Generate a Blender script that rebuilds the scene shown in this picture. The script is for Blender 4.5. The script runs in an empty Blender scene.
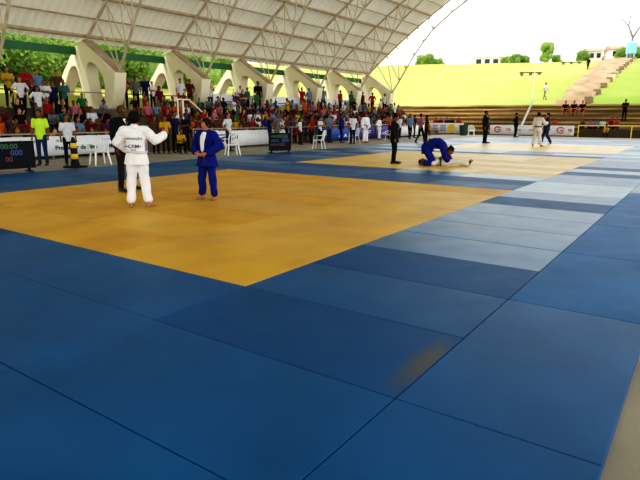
import bpy, bmesh, math, random
from mathutils import Vector, Matrix
from mathutils.bvhtree import BVHTree
random.seed(7)
PI = math.pi
scene = bpy.context.scene
COL = scene.collection

# ------------------------------------------------------------------ materials
MATS = {}
def mat(name, col, rough=.7, var=.12, scale=6., bump=0., bscale=40., spec=.5, metal=0., col2=None, stretch=None, emit=0.):
    if name in MATS: return MATS[name]
    m = bpy.data.materials.new(name); m.use_nodes = True
    nt = m.node_tree; N = nt.nodes; L = nt.links
    b = N['Principled BSDF']
    b.inputs['Roughness'].default_value = rough
    b.inputs['Metallic'].default_value = metal
    b.inputs['Specular IOR Level'].default_value = spec
    tc = N.new('ShaderNodeTexCoord')
    mp = N.new('ShaderNodeMapping'); L.new(tc.outputs['Object'], mp.inputs[0])
    if stretch: mp.inputs['Scale'].default_value = stretch
    nz = N.new('ShaderNodeTexNoise'); nz.inputs['Scale'].default_value = scale; nz.inputs['Detail'].default_value = 3
    L.new(mp.outputs[0], nz.inputs['Vector'])
    rp = N.new('ShaderNodeValToRGB')
    c2 = col2 if col2 else tuple(max(0, c*(1-var*2)) for c in col)
    c1 = col if col2 else tuple(min(1, c*(1+var)) for c in col)
    rp.color_ramp.elements[0].color = (*c2, 1); rp.color_ramp.elements[0].position = .3
    rp.color_ramp.elements[1].color = (*c1, 1); rp.color_ramp.elements[1].position = .7
    L.new(nz.outputs['Fac'], rp.inputs[0]); L.new(rp.outputs[0], b.inputs['Base Color'])
    if emit:
        L.new(rp.outputs[0], b.inputs['Emission Color']); b.inputs['Emission Strength'].default_value = emit
    if bump:
        n2 = N.new('ShaderNodeTexNoise'); n2.inputs['Scale'].default_value = bscale
        L.new(mp.outputs[0], n2.inputs['Vector'])
        bp = N.new('ShaderNodeBump'); bp.inputs['Strength'].default_value = bump; bp.inputs['Distance'].default_value = .02
        L.new(n2.outputs['Fac'], bp.inputs['Height']); L.new(bp.outputs[0], b.inputs['Normal'])
    MATS[name] = m
    return m

def srgb(r, g, b):
    f = lambda c: (c/255/12.92 if c/255 <= .04045 else ((c/255+.055)/1.055)**2.4)
    return (f(r), f(g), f(b))

concrete = mat('concrete', srgb(150,142,128), .75, .12, 1.2, .2, 60)
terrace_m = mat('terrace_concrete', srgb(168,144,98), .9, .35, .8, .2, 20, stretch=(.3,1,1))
bleach_m = mat('bleacher_concrete', srgb(112,98,78), .9, .2, 1., spec=.1)
pier_m = mat('pier_paint', srgb(226,216,186), .8, .05, .7)
roof_m = mat('roof_sheet', srgb(226,220,205), .45, .05, .35, stretch=(.3,3,1))
steel_m = mat('truss_steel', srgb(206,188,164), .5, .1, 2)
purlin_m = mat('purlin_steel', srgb(178,158,134), .6, .1, 2)
green_m = mat('gutter_green', srgb(30,105,50), .5, .1, 2)
white_pl = mat('white_plastic', srgb(235,235,230), .35, .02)
banner_w = mat('banner_white', srgb(225,226,232), .6, .02)
banner_p = mat('banner_purple', srgb(70,62,150), .6, .15, 3)
banner_b = mat('banner_blue', srgb(36,84,170), .6, .15, 3)
banner_y = mat('banner_yellow', srgb(235,200,50), .6, .05)
ink = mat('ink_dark', srgb(40,44,60), .6, .05)
ink_green = mat('ink_green', srgb(20,75,70), .6, .05)
ink_red = mat('ink_red', srgb(200,60,60), .6, .05)
ink_purple = mat('ink_purple', srgb(85,60,130), .6, .05)
black_m = mat('black_plastic', srgb(18,18,22), .5, .05, spec=.15)
yellow_m = mat('yellow_paint', srgb(225,185,40), .5, .05)
rail_m = mat('rail_metal', srgb(160,148,120), .5, .08)
rail_y = mat('rail_yellow', srgb(225,205,90), .5, .08)
rail_w = mat('rail_white', srgb(230,225,205), .5, .04)
grass_m = mat('lawn', (.345,.355,.105), .95, .1, .06, .3, 3, spec=.05, col2=(.305,.335,.075))
def _lawn(m):
    nt = m.node_tree; N = nt.nodes; L = nt.links; b = N['Principled BSDF']
    src = b.inputs['Base Color'].links[0].from_socket
    g = N.new('ShaderNodeNewGeometry'); sx = N.new('ShaderNodeSeparateXYZ'); L.new(g.outputs['Position'], sx.inputs[0])
    nz = N.new('ShaderNodeTexNoise'); nz.inputs['Scale'].default_value = .12; nz.inputs['Detail'].default_value = 5; L.new(g.outputs['Position'], nz.inputs['Vector'])
    ma = N.new('ShaderNodeMath'); ma.operation = 'MULTIPLY_ADD'; ma.inputs[1].default_value = 24; L.new(nz.outputs['Fac'], ma.inputs[0]); L.new(sx.outputs['X'], ma.inputs[2])
    mr = N.new('ShaderNodeMapRange'); mr.inputs[1].default_value = -9; mr.inputs[2].default_value = 10; L.new(ma.outputs[0], mr.inputs[0])
    mx = N.new('ShaderNodeMix'); mx.data_type = 'RGBA'; mx.inputs['B'].default_value = (.15, .26, .035, 1)
    L.new(mr.outputs[0], mx.inputs['Factor']); L.new(src, mx.inputs['A']); L.new(mx.outputs['Result'], b.inputs['Base Color'])
_lawn(grass_m)
leaf_m = mat('leaves', srgb(172,196,122), .8, .1, 1.5, spec=.1, col2=srgb(118,152,76))
leaf2_m = mat('leaves_dark', srgb(150,176,104), .8, .1, 1.5, spec=.1, col2=srgb(96,130,64))
trunk_m = mat('bark', srgb(110,92,70), .9, .2, 3)
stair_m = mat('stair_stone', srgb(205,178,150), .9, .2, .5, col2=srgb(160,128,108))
scr_m = mat('screen_dark', srgb(10,16,28), .4, .1, spec=.15)
scr_b = mat('screen_blue', srgb(16,38,78), .4, .1, spec=.15)
digit_g = mat('digits_green', srgb(60,110,80), .5, .02, emit=.03)
digit_b = mat('digits_blue', srgb(60,80,150), .5, .02, emit=.04)
digit_r = mat('digits_red', srgb(120,40,50), .5, .02, emit=.03)

def _translucent(m, w_):
    nt = m.node_tree; N = nt.nodes; L = nt.links; b = N['Principled BSDF']; out = N['Material Output']
    t = N.new('ShaderNodeBsdfTranslucent'); t.inputs['Color'].default_value = (.95, .9, .78, 1) if w_ < .2 else (.42, .55, .14, 1)
    mx = N.new('ShaderNodeMixShader'); mx.inputs[0].default_value = w_
    L.new(b.outputs[0], mx.inputs[1]); L.new(t.outputs[0], mx.inputs[2]); L.new(mx.outputs[0], out.inputs[0])
_translucent(roof_m, .06)
for _m in (leaf_m, leaf2_m): _translucent(_m, .4)
def tatami(name, col, rough, spec=.5, stain=None):
    m = bpy.data.materials.new(name); m.use_nodes = True
    nt = m.node_tree; N = nt.nodes; L = nt.links; b = N['Principled BSDF']
    g = N.new('ShaderNodeNewGeometry')
    n1 = N.new('ShaderNodeTexNoise'); n1.inputs['Scale'].default_value = 1.3; n1.inputs['Detail'].default_value = 6
    L.new(g.outputs['Position'], n1.inputs['Vector'])
    rp = N.new('ShaderNodeValToRGB')
    rp.color_ramp.elements[0].position = .3; rp.color_ramp.elements[1].position = .72
    rp.color_ramp.elements[0].color = (*[c*.82 for c in col], 1)
    rp.color_ramp.elements[1].color = (*[min(1, c*1.12+.003) for c in col], 1)
    L.new(n1.outputs['Fac'], rp.inputs[0])
    # fine scuffs, worn by feet
    n3 = N.new('ShaderNodeTexNoise'); n3.inputs['Scale'].default_value = 9; n3.inputs['Detail'].default_value = 8; n3.inputs['Distortion'].default_value = 1.5
    L.new(g.outputs['Position'], n3.inputs['Vector'])
    mr = N.new('ShaderNodeMapRange'); mr.inputs[1].default_value = .68; mr.inputs[2].default_value = .82; mr.inputs[3].default_value = 0; mr.inputs[4].default_value = .35
    L.new(n3.outputs['Fac'], mr.inputs[0])
    mx = N.new('ShaderNodeMix'); mx.data_type = 'RGBA'
    mx.inputs['B'].default_value = (*[min(1, c*.6+.08) for c in col], 1)
    L.new(mr.outputs[0], mx.inputs['Factor']); L.new(rp.outputs[0], mx.inputs['A'])
    out = mx.outputs['Result']
    if stain:
        (x0, y0), (x1, y1), w = stain
        d = Vector((x1-x0, y1-y0, 0)); ln = d.length; an = math.atan2(d.y, d.x)
        mp = N.new('ShaderNodeMapping'); mp.vector_type = 'TEXTURE'
        mp.inputs['Location'].default_value = ((x0+x1)/2, (y0+y1)/2, 0); mp.inputs['Rotation'].default_value = (0, 0, an)
        mp.inputs['Scale'].default_value = (ln/2, w, 10)
        L.new(g.outputs['Position'], mp.inputs[0])
        gr = N.new('ShaderNodeTexGradient'); gr.gradient_type = 'SPHERICAL'; L.new(mp.outputs[0], gr.inputs[0])
        n4 = N.new('ShaderNodeTexNoise'); n4.inputs['Scale'].default_value = 14; n4.inputs['Detail'].default_value = 5; L.new(g.outputs['Position'], n4.inputs['Vector'])
        mu = N.new('ShaderNodeMath'); mu.operation = 'MULTIPLY'; L.new(gr.outputs['Fac'], mu.inputs[0]); L.new(n4.outputs['Fac'], mu.inputs[1])
        m3 = N.new('ShaderNodeMath'); m3.operation = 'MULTIPLY'; m3.inputs[1].default_value = 2.6; m3.use_clamp = True; L.new(mu.outputs[0], m3.inputs[0])
        mx2 = N.new('ShaderNodeMix'); mx2.data_type = 'RGBA'; mx2.inputs['B'].default_value = (*srgb(80,84,92), 1)
        L.new(m3.outputs[0], mx2.inputs['Factor']); L.new(out, mx2.inputs['A']); out = mx2.outputs['Result']
    L.new(out, b.inputs['Base Color'])
    b.inputs['Specular IOR Level'].default_value = spec
    n2 = N.new('ShaderNodeTexNoise'); n2.inputs['Scale'].default_value = 3; n2.inputs['Detail'].default_value = 5
    L.new(g.outputs['Position'], n2.inputs['Vector'])
    mr2 = N.new('ShaderNodeMapRange'); mr2.inputs[3].default_value = rough-.07; mr2.inputs[4].default_value = rough+.07
    L.new(n2.outputs['Fac'], mr2.inputs[0]); L.new(mr2.outputs[0], b.inputs['Roughness'])
    v = N.new('ShaderNodeTexNoise'); v.inputs['Scale'].default_value = 260; L.new(g.outputs['Position'], v.inputs['Vector'])
    bp = N.new('ShaderNodeBump'); bp.inputs['Strength'].default_value = .12; bp.inputs['Distance'].default_value = .002
    L.new(v.outputs['Fac'], bp.inputs['Height']); L.new(bp.outputs[0], b.inputs['Normal'])
    return m
BLUE = srgb(0, 82, 138)
blues = [tatami('tatami_blue', BLUE, .46, .22), tatami('tatami_blue_worn', srgb(6,88,140), .36, .42),
         tatami('tatami_blue_dark', srgb(0,76,131), .5, .16), tatami('tatami_blue_smooth', srgb(18,100,144), .30, .6)]
blue_stained = tatami('tatami_blue_stained', srgb(0,76,131), .5, .18, stain=((-1.25,2.40),(-1.28,3.42),.13))
yellows = [tatami('tatami_yellow', srgb(206,158,50), .5, .35), tatami('tatami_yellow_worn', srgb(203,156,58), .46, .42),
           tatami('tatami_yellow_deep', srgb(202,151,42), .53, .32)]

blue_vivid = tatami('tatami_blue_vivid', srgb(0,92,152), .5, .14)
yel_mid = [tatami('tatami_yellow_mid_daylit', srgb(214,174,84), .45, .45), tatami('tatami_yellow_mid_daylit_more', srgb(220,184,104), .4, .55)]  # middle court: some daylight and reflection painted into the yellow
yel_far = [tatami('tatami_yellow_far_daylit', srgb(228,196,128), .42, .55), tatami('tatami_yellow_far_daylit_more', srgb(232,206,148), .38, .6)]  # far court: stronger daylight veil painted into the base colour
blue_far = [tatami('tatami_blue_far_daylit', srgb(92,138,172), .4, .5), tatami('tatami_blue_far_daylit_more', srgb(136,172,196), .36, .6), tatami('tatami_blue_far_daylit_less', srgb(60,114,156), .42, .5)]  # far blues lightened in colour to carry the daylight and sky reflection
# ------------------------------------------------------------------ mesh helpers
def tag(o, label=None, cat=None, group=None, kind=None):
    if label: o['label'] = label
    if cat: o['category'] = cat
    if group: o['group'] = group
    if kind: o['kind'] = kind
    return o
def link(name, me, parent=None, loc=None, rot=None):
    o = bpy.data.objects.new(name, me); COL.objects.link(o)
    if parent: o.parent = parent
    if loc is not None: o.location = loc
    if rot is not None: o.rotation_euler = rot
    return o
def empty(name, loc=(0,0,0), rz=0):
    return link(name, None, None, loc, (0,0,rz))
def mesh_of(bm, name, *mats, smooth=False):
    bmesh.ops.recalc_face_normals(bm, faces=bm.faces)
    me = bpy.data.meshes.new(name); bm.to_mesh(me); bm.free()
    for m in mats: me.materials.append(m)
    if smooth:
        for p in me.polygons: p.use_smooth = True
    return me
def box(bm, c, s, rot=None, bev=0, mi=0):
    r = bmesh.ops.create_cube(bm, size=1)
    vs = r['verts']
    M = Matrix.Translation(Vector(c)) @ (rot.to_4x4() if rot else Matrix.Identity(4)) @ Matrix.Diagonal((s[0], s[1], s[2], 1))
    bmesh.ops.transform(bm, matrix=M, verts=vs)
    fs = set(f for v in vs for f in v.link_faces)
    for f in fs: f.material_index = mi
    if bev:
        es = list(set(e for v in vs for e in v.link_edges))
        bmesh.ops.bevel(bm, geom=es, offset=bev, segments=2, affect='EDGES', profile=.5)
def V(*a): return Vector(a)
def tube(bm, pts, rad, side=None, n=12, cap=True, mi=0):
    """lofted tube. rad: list of r or (a,b); a along side, b along normal."""
    pts = [Vector(p) for p in pts]
    rad = [(r, r) if not isinstance(r, (tuple, list)) else r for r in rad]
    k = len(pts); rings = []
    P2, R2, T2 = [], [], []
    for i in range(k):
        t = (pts[min(i+1, k-1)]-pts[max(i-1, 0)]).normalized()
        P2.append(pts[i]); R2.append(rad[i]); T2.append(t)
    if cap:
        c0, c1 = [], []
        for a in (75, 45, 20):
            s, c = math.sin(math.radians(a)), math.cos(math.radians(a))
            rm = min(R2[0]); c0.append((P2[0]-T2[0]*rm*s, (R2[0][0]*c, R2[0][1]*c), T2[0]))
        for a in (20, 45, 75):
            s, c = math.sin(math.radians(a)), math.cos(math.radians(a))
            rm = min(R2[-1]); c1.append((P2[-1]+T2[-1]*rm*s, (R2[-1][0]*c, R2[-1][1]*c), T2[-1]))
        seq = c0+list(zip(P2, R2, T2))+c1
    else: seq = list(zip(P2, R2, T2))
    sv = Vector(side) if side is not None else None
    prev = None
    for p, r, t in seq:
        s = sv if sv is not None else (prev if prev is not None else (V(1,0,0) if abs(t.x) < .8 else V(0,1,0)))
        s = (s - t*s.dot(t))
        if s.length < 1e-4: s = t.orthogonal()
        s.normalize(); prev = s
        nn = t.cross(s)
        rings.append([bm.verts.new(p+s*math.cos(2*PI*j/n)*r[0]+nn*math.sin(2*PI*j/n)*r[1]) for j in range(n)])
    fs = []
    for a, b in zip(rings, rings[1:]):
        for j in range(n):
            fs.append(bm.faces.new((a[j], a[(j+1) % n], b[(j+1) % n], b[j])))
    fs.append(bm.faces.new(rings[0][::-1])); fs.append(bm.faces.new(rings[-1]))
    for f in fs: f.material_index = mi
    return rings
def ball(bm, c, r, rot=None, seg=14, mi=0):
    q = bmesh.ops.create_uvsphere(bm, u_segments=seg, v_segments=max(6, seg*2//3), radius=1)
    if not isinstance(r, (tuple, list)): r = (r, r, r)
    M = Matrix.Translation(Vector(c)) @ (rot.to_4x4() if rot else Matrix.Identity(4)) @ Matrix.Diagonal((r[0], r[1], r[2], 1))
    bmesh.ops.transform(bm, matrix=M, verts=q['verts'])
    for f in set(f for v in q['verts'] for f in v.link_faces): f.material_index = mi
def remesh(bm, voxel, smooth_it=4, name='m'):
    """union of overlapping closed shapes -> one continuous surface; keeps material index of nearest source face"""
    bmesh.ops.recalc_face_normals(bm, faces=bm.faces)
    src = bpy.data.meshes.new('src'); bm.to_mesh(src); bm.free()
    polys = [tuple(p.vertices) for p in src.polygons]; idx = [p.material_index for p in src.polygons]
    bvh = BVHTree.FromPolygons([v.co.copy() for v in src.vertices], polys)
    o = bpy.data.objects.new('tmp', src); COL.objects.link(o)
    m = o.modifiers.new('r', 'REMESH'); m.mode = 'VOXEL'; m.voxel_size = voxel; m.adaptivity = 0
    s = o.modifiers.new('s', 'SMOOTH'); s.factor = .5; s.iterations = smooth_it
    dg = bpy.context.evaluated_depsgraph_get(); dg.update()
    me = bpy.data.meshes.new_from_object(o.evaluated_get(dg), depsgraph=dg)
    bpy.data.objects.remove(o); bpy.data.meshes.remove(src)
    me.name = name
    for p in me.polygons:
        h = bvh.find_nearest(p.center)
        p.material_index = idx[h[2]] if h[2] is not None else 0
        p.use_smooth = True
    return me
def folds(me, amp, freq):
    from mathutils import noise
    me.update()
    ns = [v.normal.copy() for v in me.vertices]
    for v, n_ in zip(me.vertices, ns):
        q = V(v.co.x*freq, v.co.y*freq, v.co.z*freq*.6)
        v.co += n_*amp*(noise.noise(q)+.5*noise.noise(q*2.3))
def text(s, size, parent, m, loc, rot, name='lettering', bold=0.0, sx=1.0):
    cu = bpy.data.curves.new('t', 'FONT'); cu.body = s; cu.size = size; cu.align_x = 'CENTER'; cu.align_y = 'CENTER'
    cu.extrude = .002; cu.offset = bold; cu.resolution_u = 3
    o = bpy.data.objects.new('t', cu); COL.objects.link(o)
    dg = bpy.context.evaluated_depsgraph_get()
    me = bpy.data.meshes.new_from_object(o.evaluated_get(dg)); bpy.data.objects.remove(o)
    me.materials.clear(); me.materials.append(m)
    q = link(name, me, parent, loc, rot); q.scale = (sx, 1, 1)
    return q

# ------------------------------------------------------------------ camera
cx, cy = 320, 240
vp1 = (715, 118.); vp2 = (-475, 115.)
f_px = math.sqrt(-((vp1[0]-cx)*(vp2[0]-cx)+(vp1[1]-cy)*(vp2[1]-cy)))
def cd(p): return Vector((p[0]-cx, -(p[1]-cy), -f_px)).normalized()
Yc = cd(vp1); Xc = -cd(vp2); Zc = Xc.cross(Yc).normalized(); Xc = Yc.cross(Zc)
Rm = Matrix((Xc, Yc, Zc))
cam_d = bpy.data.cameras.new('camera'); cam_d.sensor_width = 36; cam_d.lens = f_px*36/640; cam_d.clip_end = 800
cam = bpy.data.objects.new('camera', cam_d); COL.objects.link(cam)
H = 1.46
cam.matrix_world = Matrix.Translation((0, 0, H)) @ Rm.to_4x4()
scene.camera = cam

# ------------------------------------------------------------------ world & light
w = bpy.data.worlds.new('world'); scene.world = w; w.use_nodes = True
nt = w.node_tree; bg = nt.nodes['Background']
tc = nt.nodes.new('ShaderNodeTexCoord'); nz = nt.nodes.new('ShaderNodeTexNoise'); nz.inputs['Scale'].default_value = 2.2; nz.inputs['Detail'].default_value = 5
nt.links.new(tc.outputs['Generated'], nz.inputs['Vector'])
rp = nt.nodes.new('ShaderNodeValToRGB')
rp.color_ramp.elements[0].color = (.86, .92, 1, 1); rp.color_ramp.elements[1].color = (1, .99, .96, 1)
rp.color_ramp.elements[0].position = .3; rp.color_ramp.elements[1].position = .6
nt.links.new(nz.outputs['Fac'], rp.inputs[0]); nt.links.new(rp.outputs[0], bg.inputs['Color'])
bg.inputs['Strength'].default_value = 2.3
sun = bpy.data.lights.new('sun', 'SUN'); sun.energy = 3.2; sun.angle = math.radians(12); sun.color = (1, .95, .84)
so = bpy.data.objects.new('sun', sun); COL.objects.link(so)
so.rotation_euler = Vector((-.28, -.62, .85)).to_track_quat('Z', 'Y').to_euler()
scene.view_settings.view_transform = 'Standard'
scene.view_settings.look = 'None'
scene.view_settings.exposure = 0.05
scene.view_settings.use_curve_mapping = True
cm = scene.view_settings.curve_mapping
c = cm.curves[3]
c.points.new(.03, .014); c.points.new(.12, .088); c.points.new(.4, .42)
cm.update()

# ------------------------------------------------------------------ ground & hill
FZ = -.04
def hz(x, y):
    dx = max(-27.6-x, 0); dy = max(y-54.6, 0)
    if dx == 0 and dy == 0: return -.12
    d = math.hypot(dx, dy)
    z = 2.55 + .131*min(d, 98) if d > .5 else 2.55*d/.5
    if d > .5: z += .25*math.sin(x*.07)*math.sin(y*.05)*min(1, d/20)
    if d > 98: z -= (d-98)*.02
    if x > 20: z *= max(0.0, 1-(x-20)/40)
    return z
def grid_axis(a, b, marks, step):
    v = [a+i*step for i in range(int((b-a)/step)+1)]
    return sorted(set(v+marks))
xs = grid_axis(-230, 70, [-28.1, -27.6], 5); ys = grid_axis(-60, 260, [54.6, 55.1], 5)
bm = bmesh.new()
G = [[bm.verts.new((x, y, hz(x, y))) for y in ys] for x in xs]
for i in range(len(xs)-1):
    for j in range(len(ys)-1): bm.faces.new((G[i][j], G[i+1][j], G[i+1][j+1], G[i][j+1]))
tag(link('grass_hill', mesh_of(bm, 'grass_hill', grass_m, smooth=False)), kind='structure')

bm = bmesh.new(); box(bm, (1, 20, FZ-.05), (44, 66, .1))
tag(link('floor', mesh_of(bm, 'floor', concrete)), kind='structure')

# bleachers on the left: five treads and a platform
RX0, RD, RH = -19.15, .86, .36
bm = bmesh.new()
for k in range(1, 6):
    xa = RX0-.75-RD*(k-1)
    xb = xa-RD if k < 5 else -27.5
    box(bm, ((xa+xb)/2, 24.5, (FZ+RH*k)/2), (xa-xb, 45, RH*k-FZ))
tag(link('left_bleachers', mesh_of(bm, 'bleachers', bleach_m)), kind='structure')
# terraces at the far end
bm = bmesh.new()
for k in range(1, 8):
    ya = 48.2+(k-1)*.9
    yb = ya+.9 if k < 7 else 55.2
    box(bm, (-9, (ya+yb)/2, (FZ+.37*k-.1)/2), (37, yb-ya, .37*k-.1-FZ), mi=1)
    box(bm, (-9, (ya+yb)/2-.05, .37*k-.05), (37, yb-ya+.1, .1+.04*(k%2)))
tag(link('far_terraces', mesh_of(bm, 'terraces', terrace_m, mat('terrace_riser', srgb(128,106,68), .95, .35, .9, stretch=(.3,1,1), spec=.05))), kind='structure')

# stairs climbing the hill
bm = bmesh.new(); n = 26
for i in range(n):
    t = i/(n-1); y = 56+t*92; x = -28.6+.0+ (t*7.6); x = -17.5-t*3.8 if False else (-10.9 + t*(-8.7))
    wd = 2.6+4.0*t
    z = hz(x, y)
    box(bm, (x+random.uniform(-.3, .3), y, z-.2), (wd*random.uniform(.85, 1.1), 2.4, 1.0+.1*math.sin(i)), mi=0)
    if i % 2 == 0: box(bm, (x+wd*.45, y+.8, z+.15), (.5, 1.6, .9), mi=1)  # darker blocks along one edge of the stairs
tag(link('hillside_stairs', mesh_of(bm, 'hillside_stairs', stair_m, mat('stair_edge_dark', srgb(120,96,80), .9))), kind='structure')

# ------------------------------------------------------------------ tatami
bm_cache = {}
def panel_mesh(w_, h_, m):
    key = (round(w_, 3), round(h_, 3), m.name)
    if key not in bm_cache:
        bm = bmesh.new(); box(bm, (0, 0, -.0195), (w_-.007, h_-.007, .039), bev=.004)
        bm_cache[key] = mesh_of(bm, 'mat_panel', m)
    return bm_cache[key]
cols = [(-14.8, -13.2), (-13.2, -11.2), (-11.2, -9.2), (-9.2, -7.2), (-7.2, -5.2), (-5.2, -3.2), (-3.2, -1.2)]
def court(y): return 'nearest' if y < 13 else ('middle' if y < 24 else 'farthest')
def zone(x, y):
    yel = -11.2 < x < -3.2 and (3.4 < y < 11.4 or 14.4 < y < 22.4 or 25.4 < y < 33.4)
    return yel
rnd = random.Random(11)
rows = []
y = -.6
while y < 41: rows.append((y, y+1)); y += 1
for (ya, yb) in rows:
    for (xa, xb) in cols:
        xm, ym = (xa+xb)/2, (ya+yb)/2
        if zone(xm, ym):
            m = rnd.choice(yellows)
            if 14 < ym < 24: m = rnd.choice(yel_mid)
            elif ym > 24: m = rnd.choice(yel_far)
            o = link('judo_mat_panel', panel_mesh(xb-xa, 1, m), loc=(xm, ym, 0))
            tag(o, 'yellow judo mat panel inside the %s yellow contest square' % court(ym), 'mat', 'yellow mat panels of the %s contest square' % court(ym))
        else:
            m = rnd.choice([blues[0], blues[2], blues[0]])
            if xa == -3.2 and ym > 4.4: m = rnd.choice([blues[1], blues[3], blues[1], blues[2]])
            elif ym > 13: m = rnd.choice([blues[0], blues[1], blues[3], blues[2]])
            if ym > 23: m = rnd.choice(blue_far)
            if xa == -3.2 and 2.4 < ym < 3.4: m = blue_stained
            o = link('judo_mat_panel', panel_mesh(xb-xa, 1, m), loc=(xm, ym, 0))
            if m is blue_stained: tag(o, 'blue judo mat panel with a long brown scuff in its corner', 'mat', 'blue mat panels')
            else:
                c = court(ym)
                if xm > -3.2: l = 'blue judo mat panel in the strip right of the %s yellow square' % c
                elif xm < -11.2: l = 'blue judo mat panel in the strip left of the %s yellow square' % c
                elif ym < 3.4: l = 'dark blue judo mat panel in the foreground before the nearest yellow square'
                elif ym < 14.4: l = 'blue judo mat panel between the nearest and middle yellow squares'
                elif ym < 25.4: l = 'blue judo mat panel between the middle and farthest yellow squares'
                else: l = 'blue judo mat panel behind the farthest yellow square'
                tag(o, l, 'mat', l.replace('panel', 'panels'))
y = .4; k = 0
while y < 40:
    h_ = 2.0
    o = link('judo_mat_panel', panel_mesh(1.0, h_, blues[0] if k < 2 else blue_vivid if k < 6 else blues[[1, 3][k % 2]]), loc=(-.7, y+h_/2, 0))
    if k == 0: l = 'large dark blue mat panel at the bottom edge beside the concrete floor'
    elif k == 1: l = 'large plain blue mat panel second from the front along the right edge'
    elif k == 2: l = 'large scuffed blue mat panel third from the front along the right edge'
    else: l = 'lengthwise blue mat panel far along the right edge of the mats'
    tag(o, l, 'mat', 'lengthwise mat panels along the right edge')
    y += h_; k += 1

# ------------------------------------------------------------------ piers
def pier_mesh():
    cu = bpy.data.curves.new('pier', 'CURVE'); cu.dimensions = '2D'; cu.fill_mode = 'BOTH'; cu.extrude = .30; cu.bevel_depth = .03
    def poly(pts, smooth=False):
        if smooth:
            sp = cu.splines.new('NURBS'); sp.points.add(len(pts)-1)
            for p, q in zip(sp.points, pts): p.co = (q[0], q[1], 0, 1)
            sp.use_cyclic_u = True; sp.order_u = 3; sp.resolution_u = 6
        else:
            sp = cu.splines.new('POLY'); sp.points.add(len(pts)-1)
            for p, q in zip(sp.points, pts): p.co = (q[0], q[1], 0, 1)
            sp.use_cyclic_u = True
    poly([(-26.1, 5.1), (-26.5, 4.95), (-27.2, 4.4), (-28.0, 3.6), (-28.8, 2.6), (-29.4, 1.7), (-24.35, 1.7), (-24.05, 2.0), (-23.75, 2.7), (-23.6, 3.5)])
    # left opening
    poly([(-28.75, 1.75), (-28.3, 2.6), (-27.75, 3.3), (-27.3, 3.95), (-26.75, 4.0), (-26.55, 3.5), (-26.33, 2.6), (-26.2, 1.75), (-27.4, 1.75)], True)
    # right opening
    poly([(-25.55, 1.75), (-25.75, 2.7), (-25.95, 3.7), (-25.7, 4.15), (-25.1, 4.0), (-24.5, 3.4), (-24.42, 2.6), (-24.75, 1.75), (-25.1, 1.75)], True)
    o = bpy.data.objects.new('t', cu); COL.objects.link(o)
    o.rotation_euler = (PI/2, 0, 0)
    dg = bpy.context.evaluated_depsgraph_get()
    me = bpy.data.meshes.new_from_object(o.evaluated_get(dg)); bpy.data.objects.remove(o)
    me.transform(Matrix.Translation((26, 0, 0)) @ Matrix.Rotation(PI/2, 4, 'X'))
    me.materials.clear(); me.materials.append(pier_m)
    return me
Y0, SP = 16.5, 5.55
pm = pier_mesh()
bm = bmesh.new()
box(bm, (0, 0, 0), (.06, .54, 3.0))
plate_me = mesh_of(bm, 'plate', purlin_m)
ordn = ['nearest', 'second', 'third', 'fourth', 'fifth', 'farthest']
for i in range(-1, 6):
    yy = Y0+i*SP+.33-(.55 if i < 0 else 0)
    o = link('roof_pier', pm, loc=(-26, yy, 0))
    a = Vector((-26.1+26, 0, 5.1)); b = Vector((-23.6+26, 0, 3.5)); d = b-a
    pl = link('cap_plate', plate_me, o, loc=((a+b)/2)+Vector((d.z, 0, -d.x)).normalized()*-.06)
    pl.rotation_euler = (0, math.atan2(-d.x, -d.z), 0); pl['label'] = 'brown steel plate on the sloping top'
    if i < 0: l = 'cream concrete roof pier left of the nearest fully visible one'
    else: l = 'cream concrete roof pier with two arched openings, %s' % ('nearest of the left row' if i == 0 else 'farthest of the left row' if i == 5 else ordn[i]+' from the camera')
    tag(o, l, 'pier', 'concrete roof piers behind the bleachers')

# ------------------------------------------------------------------ roof
CXr, Rr = 13.0, 60.0
CZr = 5.2-math.sqrt(Rr*Rr-39.1**2)
def zu(x): return CZr+math.sqrt(max(0, Rr*Rr-(x-CXr)**2))
a0 = math.acos(39.1/Rr)   # angle from horizontal at the tip
step = 1.2/Rr
nodes = []
a = PI-a0
while True:
    x = CXr+Rr*math.cos(a); 
    if x > 20: break
    nodes.append((x, CZr+Rr*math.sin(a))); a -= step
NN = len(nodes)
def lower(i):
    """lower chord point under the panel between nodes; deep at the pier, shallow after a few panels"""
    x, z = nodes[i]
    ang = math.atan2(z-CZr, x-CXr)
    dpt = 2.95-.0
    pts = [(-23.6, 3.6), (-22.95, 4.55), (-22.35, 5.5), (-21.65, 6.55), (-20.85, 7.6), (-20.0, 8.55)]
    if i < len(pts): return pts[i]
    r = Rr-.9
    ang2 = ang-step*1.5
    x8 = CXr+r*math.cos(ang2); z8 = CZr+r*math.sin(ang2)
    return (x8, z8)
bm = bmesh.new(); tube(bm, [(x, 0, z) for x, z in nodes], [.075]*NN, side=(0, 1, 0), n=8); up_me = mesh_of(bm, 'upper_chord', steel_m, smooth=True)
lows = [lower(i) for i in range(NN-2)]
bm = bmesh.new(); tube(bm, [(x, 0, z) for x, z in lows], [.065]*len(lows), side=(0, 1, 0), n=8); lo_me = mesh_of(bm, 'lower_chord', steel_m, smooth=True)
brace_me = []
for i in range(NN-2):
    for (p, q) in ((nodes[i+1], lows[i]), (nodes[i+2], lows[i])):
        bm = bmesh.new(); tube(bm, [(p[0], 0, p[1]), (q[0], 0, q[1])], [.035, .035], side=(0, 1, 0), n=6); brace_me.append(mesh_of(bm, 'brace', steel_m, smooth=True))
knee = []
for i in range(4, 12, 2):
    p = nodes[i+2] if i+2 < NN else nodes[i]; q = lows[i+1]
    for s in (-1, 1):
        bm = bmesh.new(); tube(bm, [(p[0], s*.8, p[1]-.02), (q[0], 0, q[1])], [.022, .022], n=6); knee.append(mesh_of(bm, 'knee_brace', steel_m, smooth=True))
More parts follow.
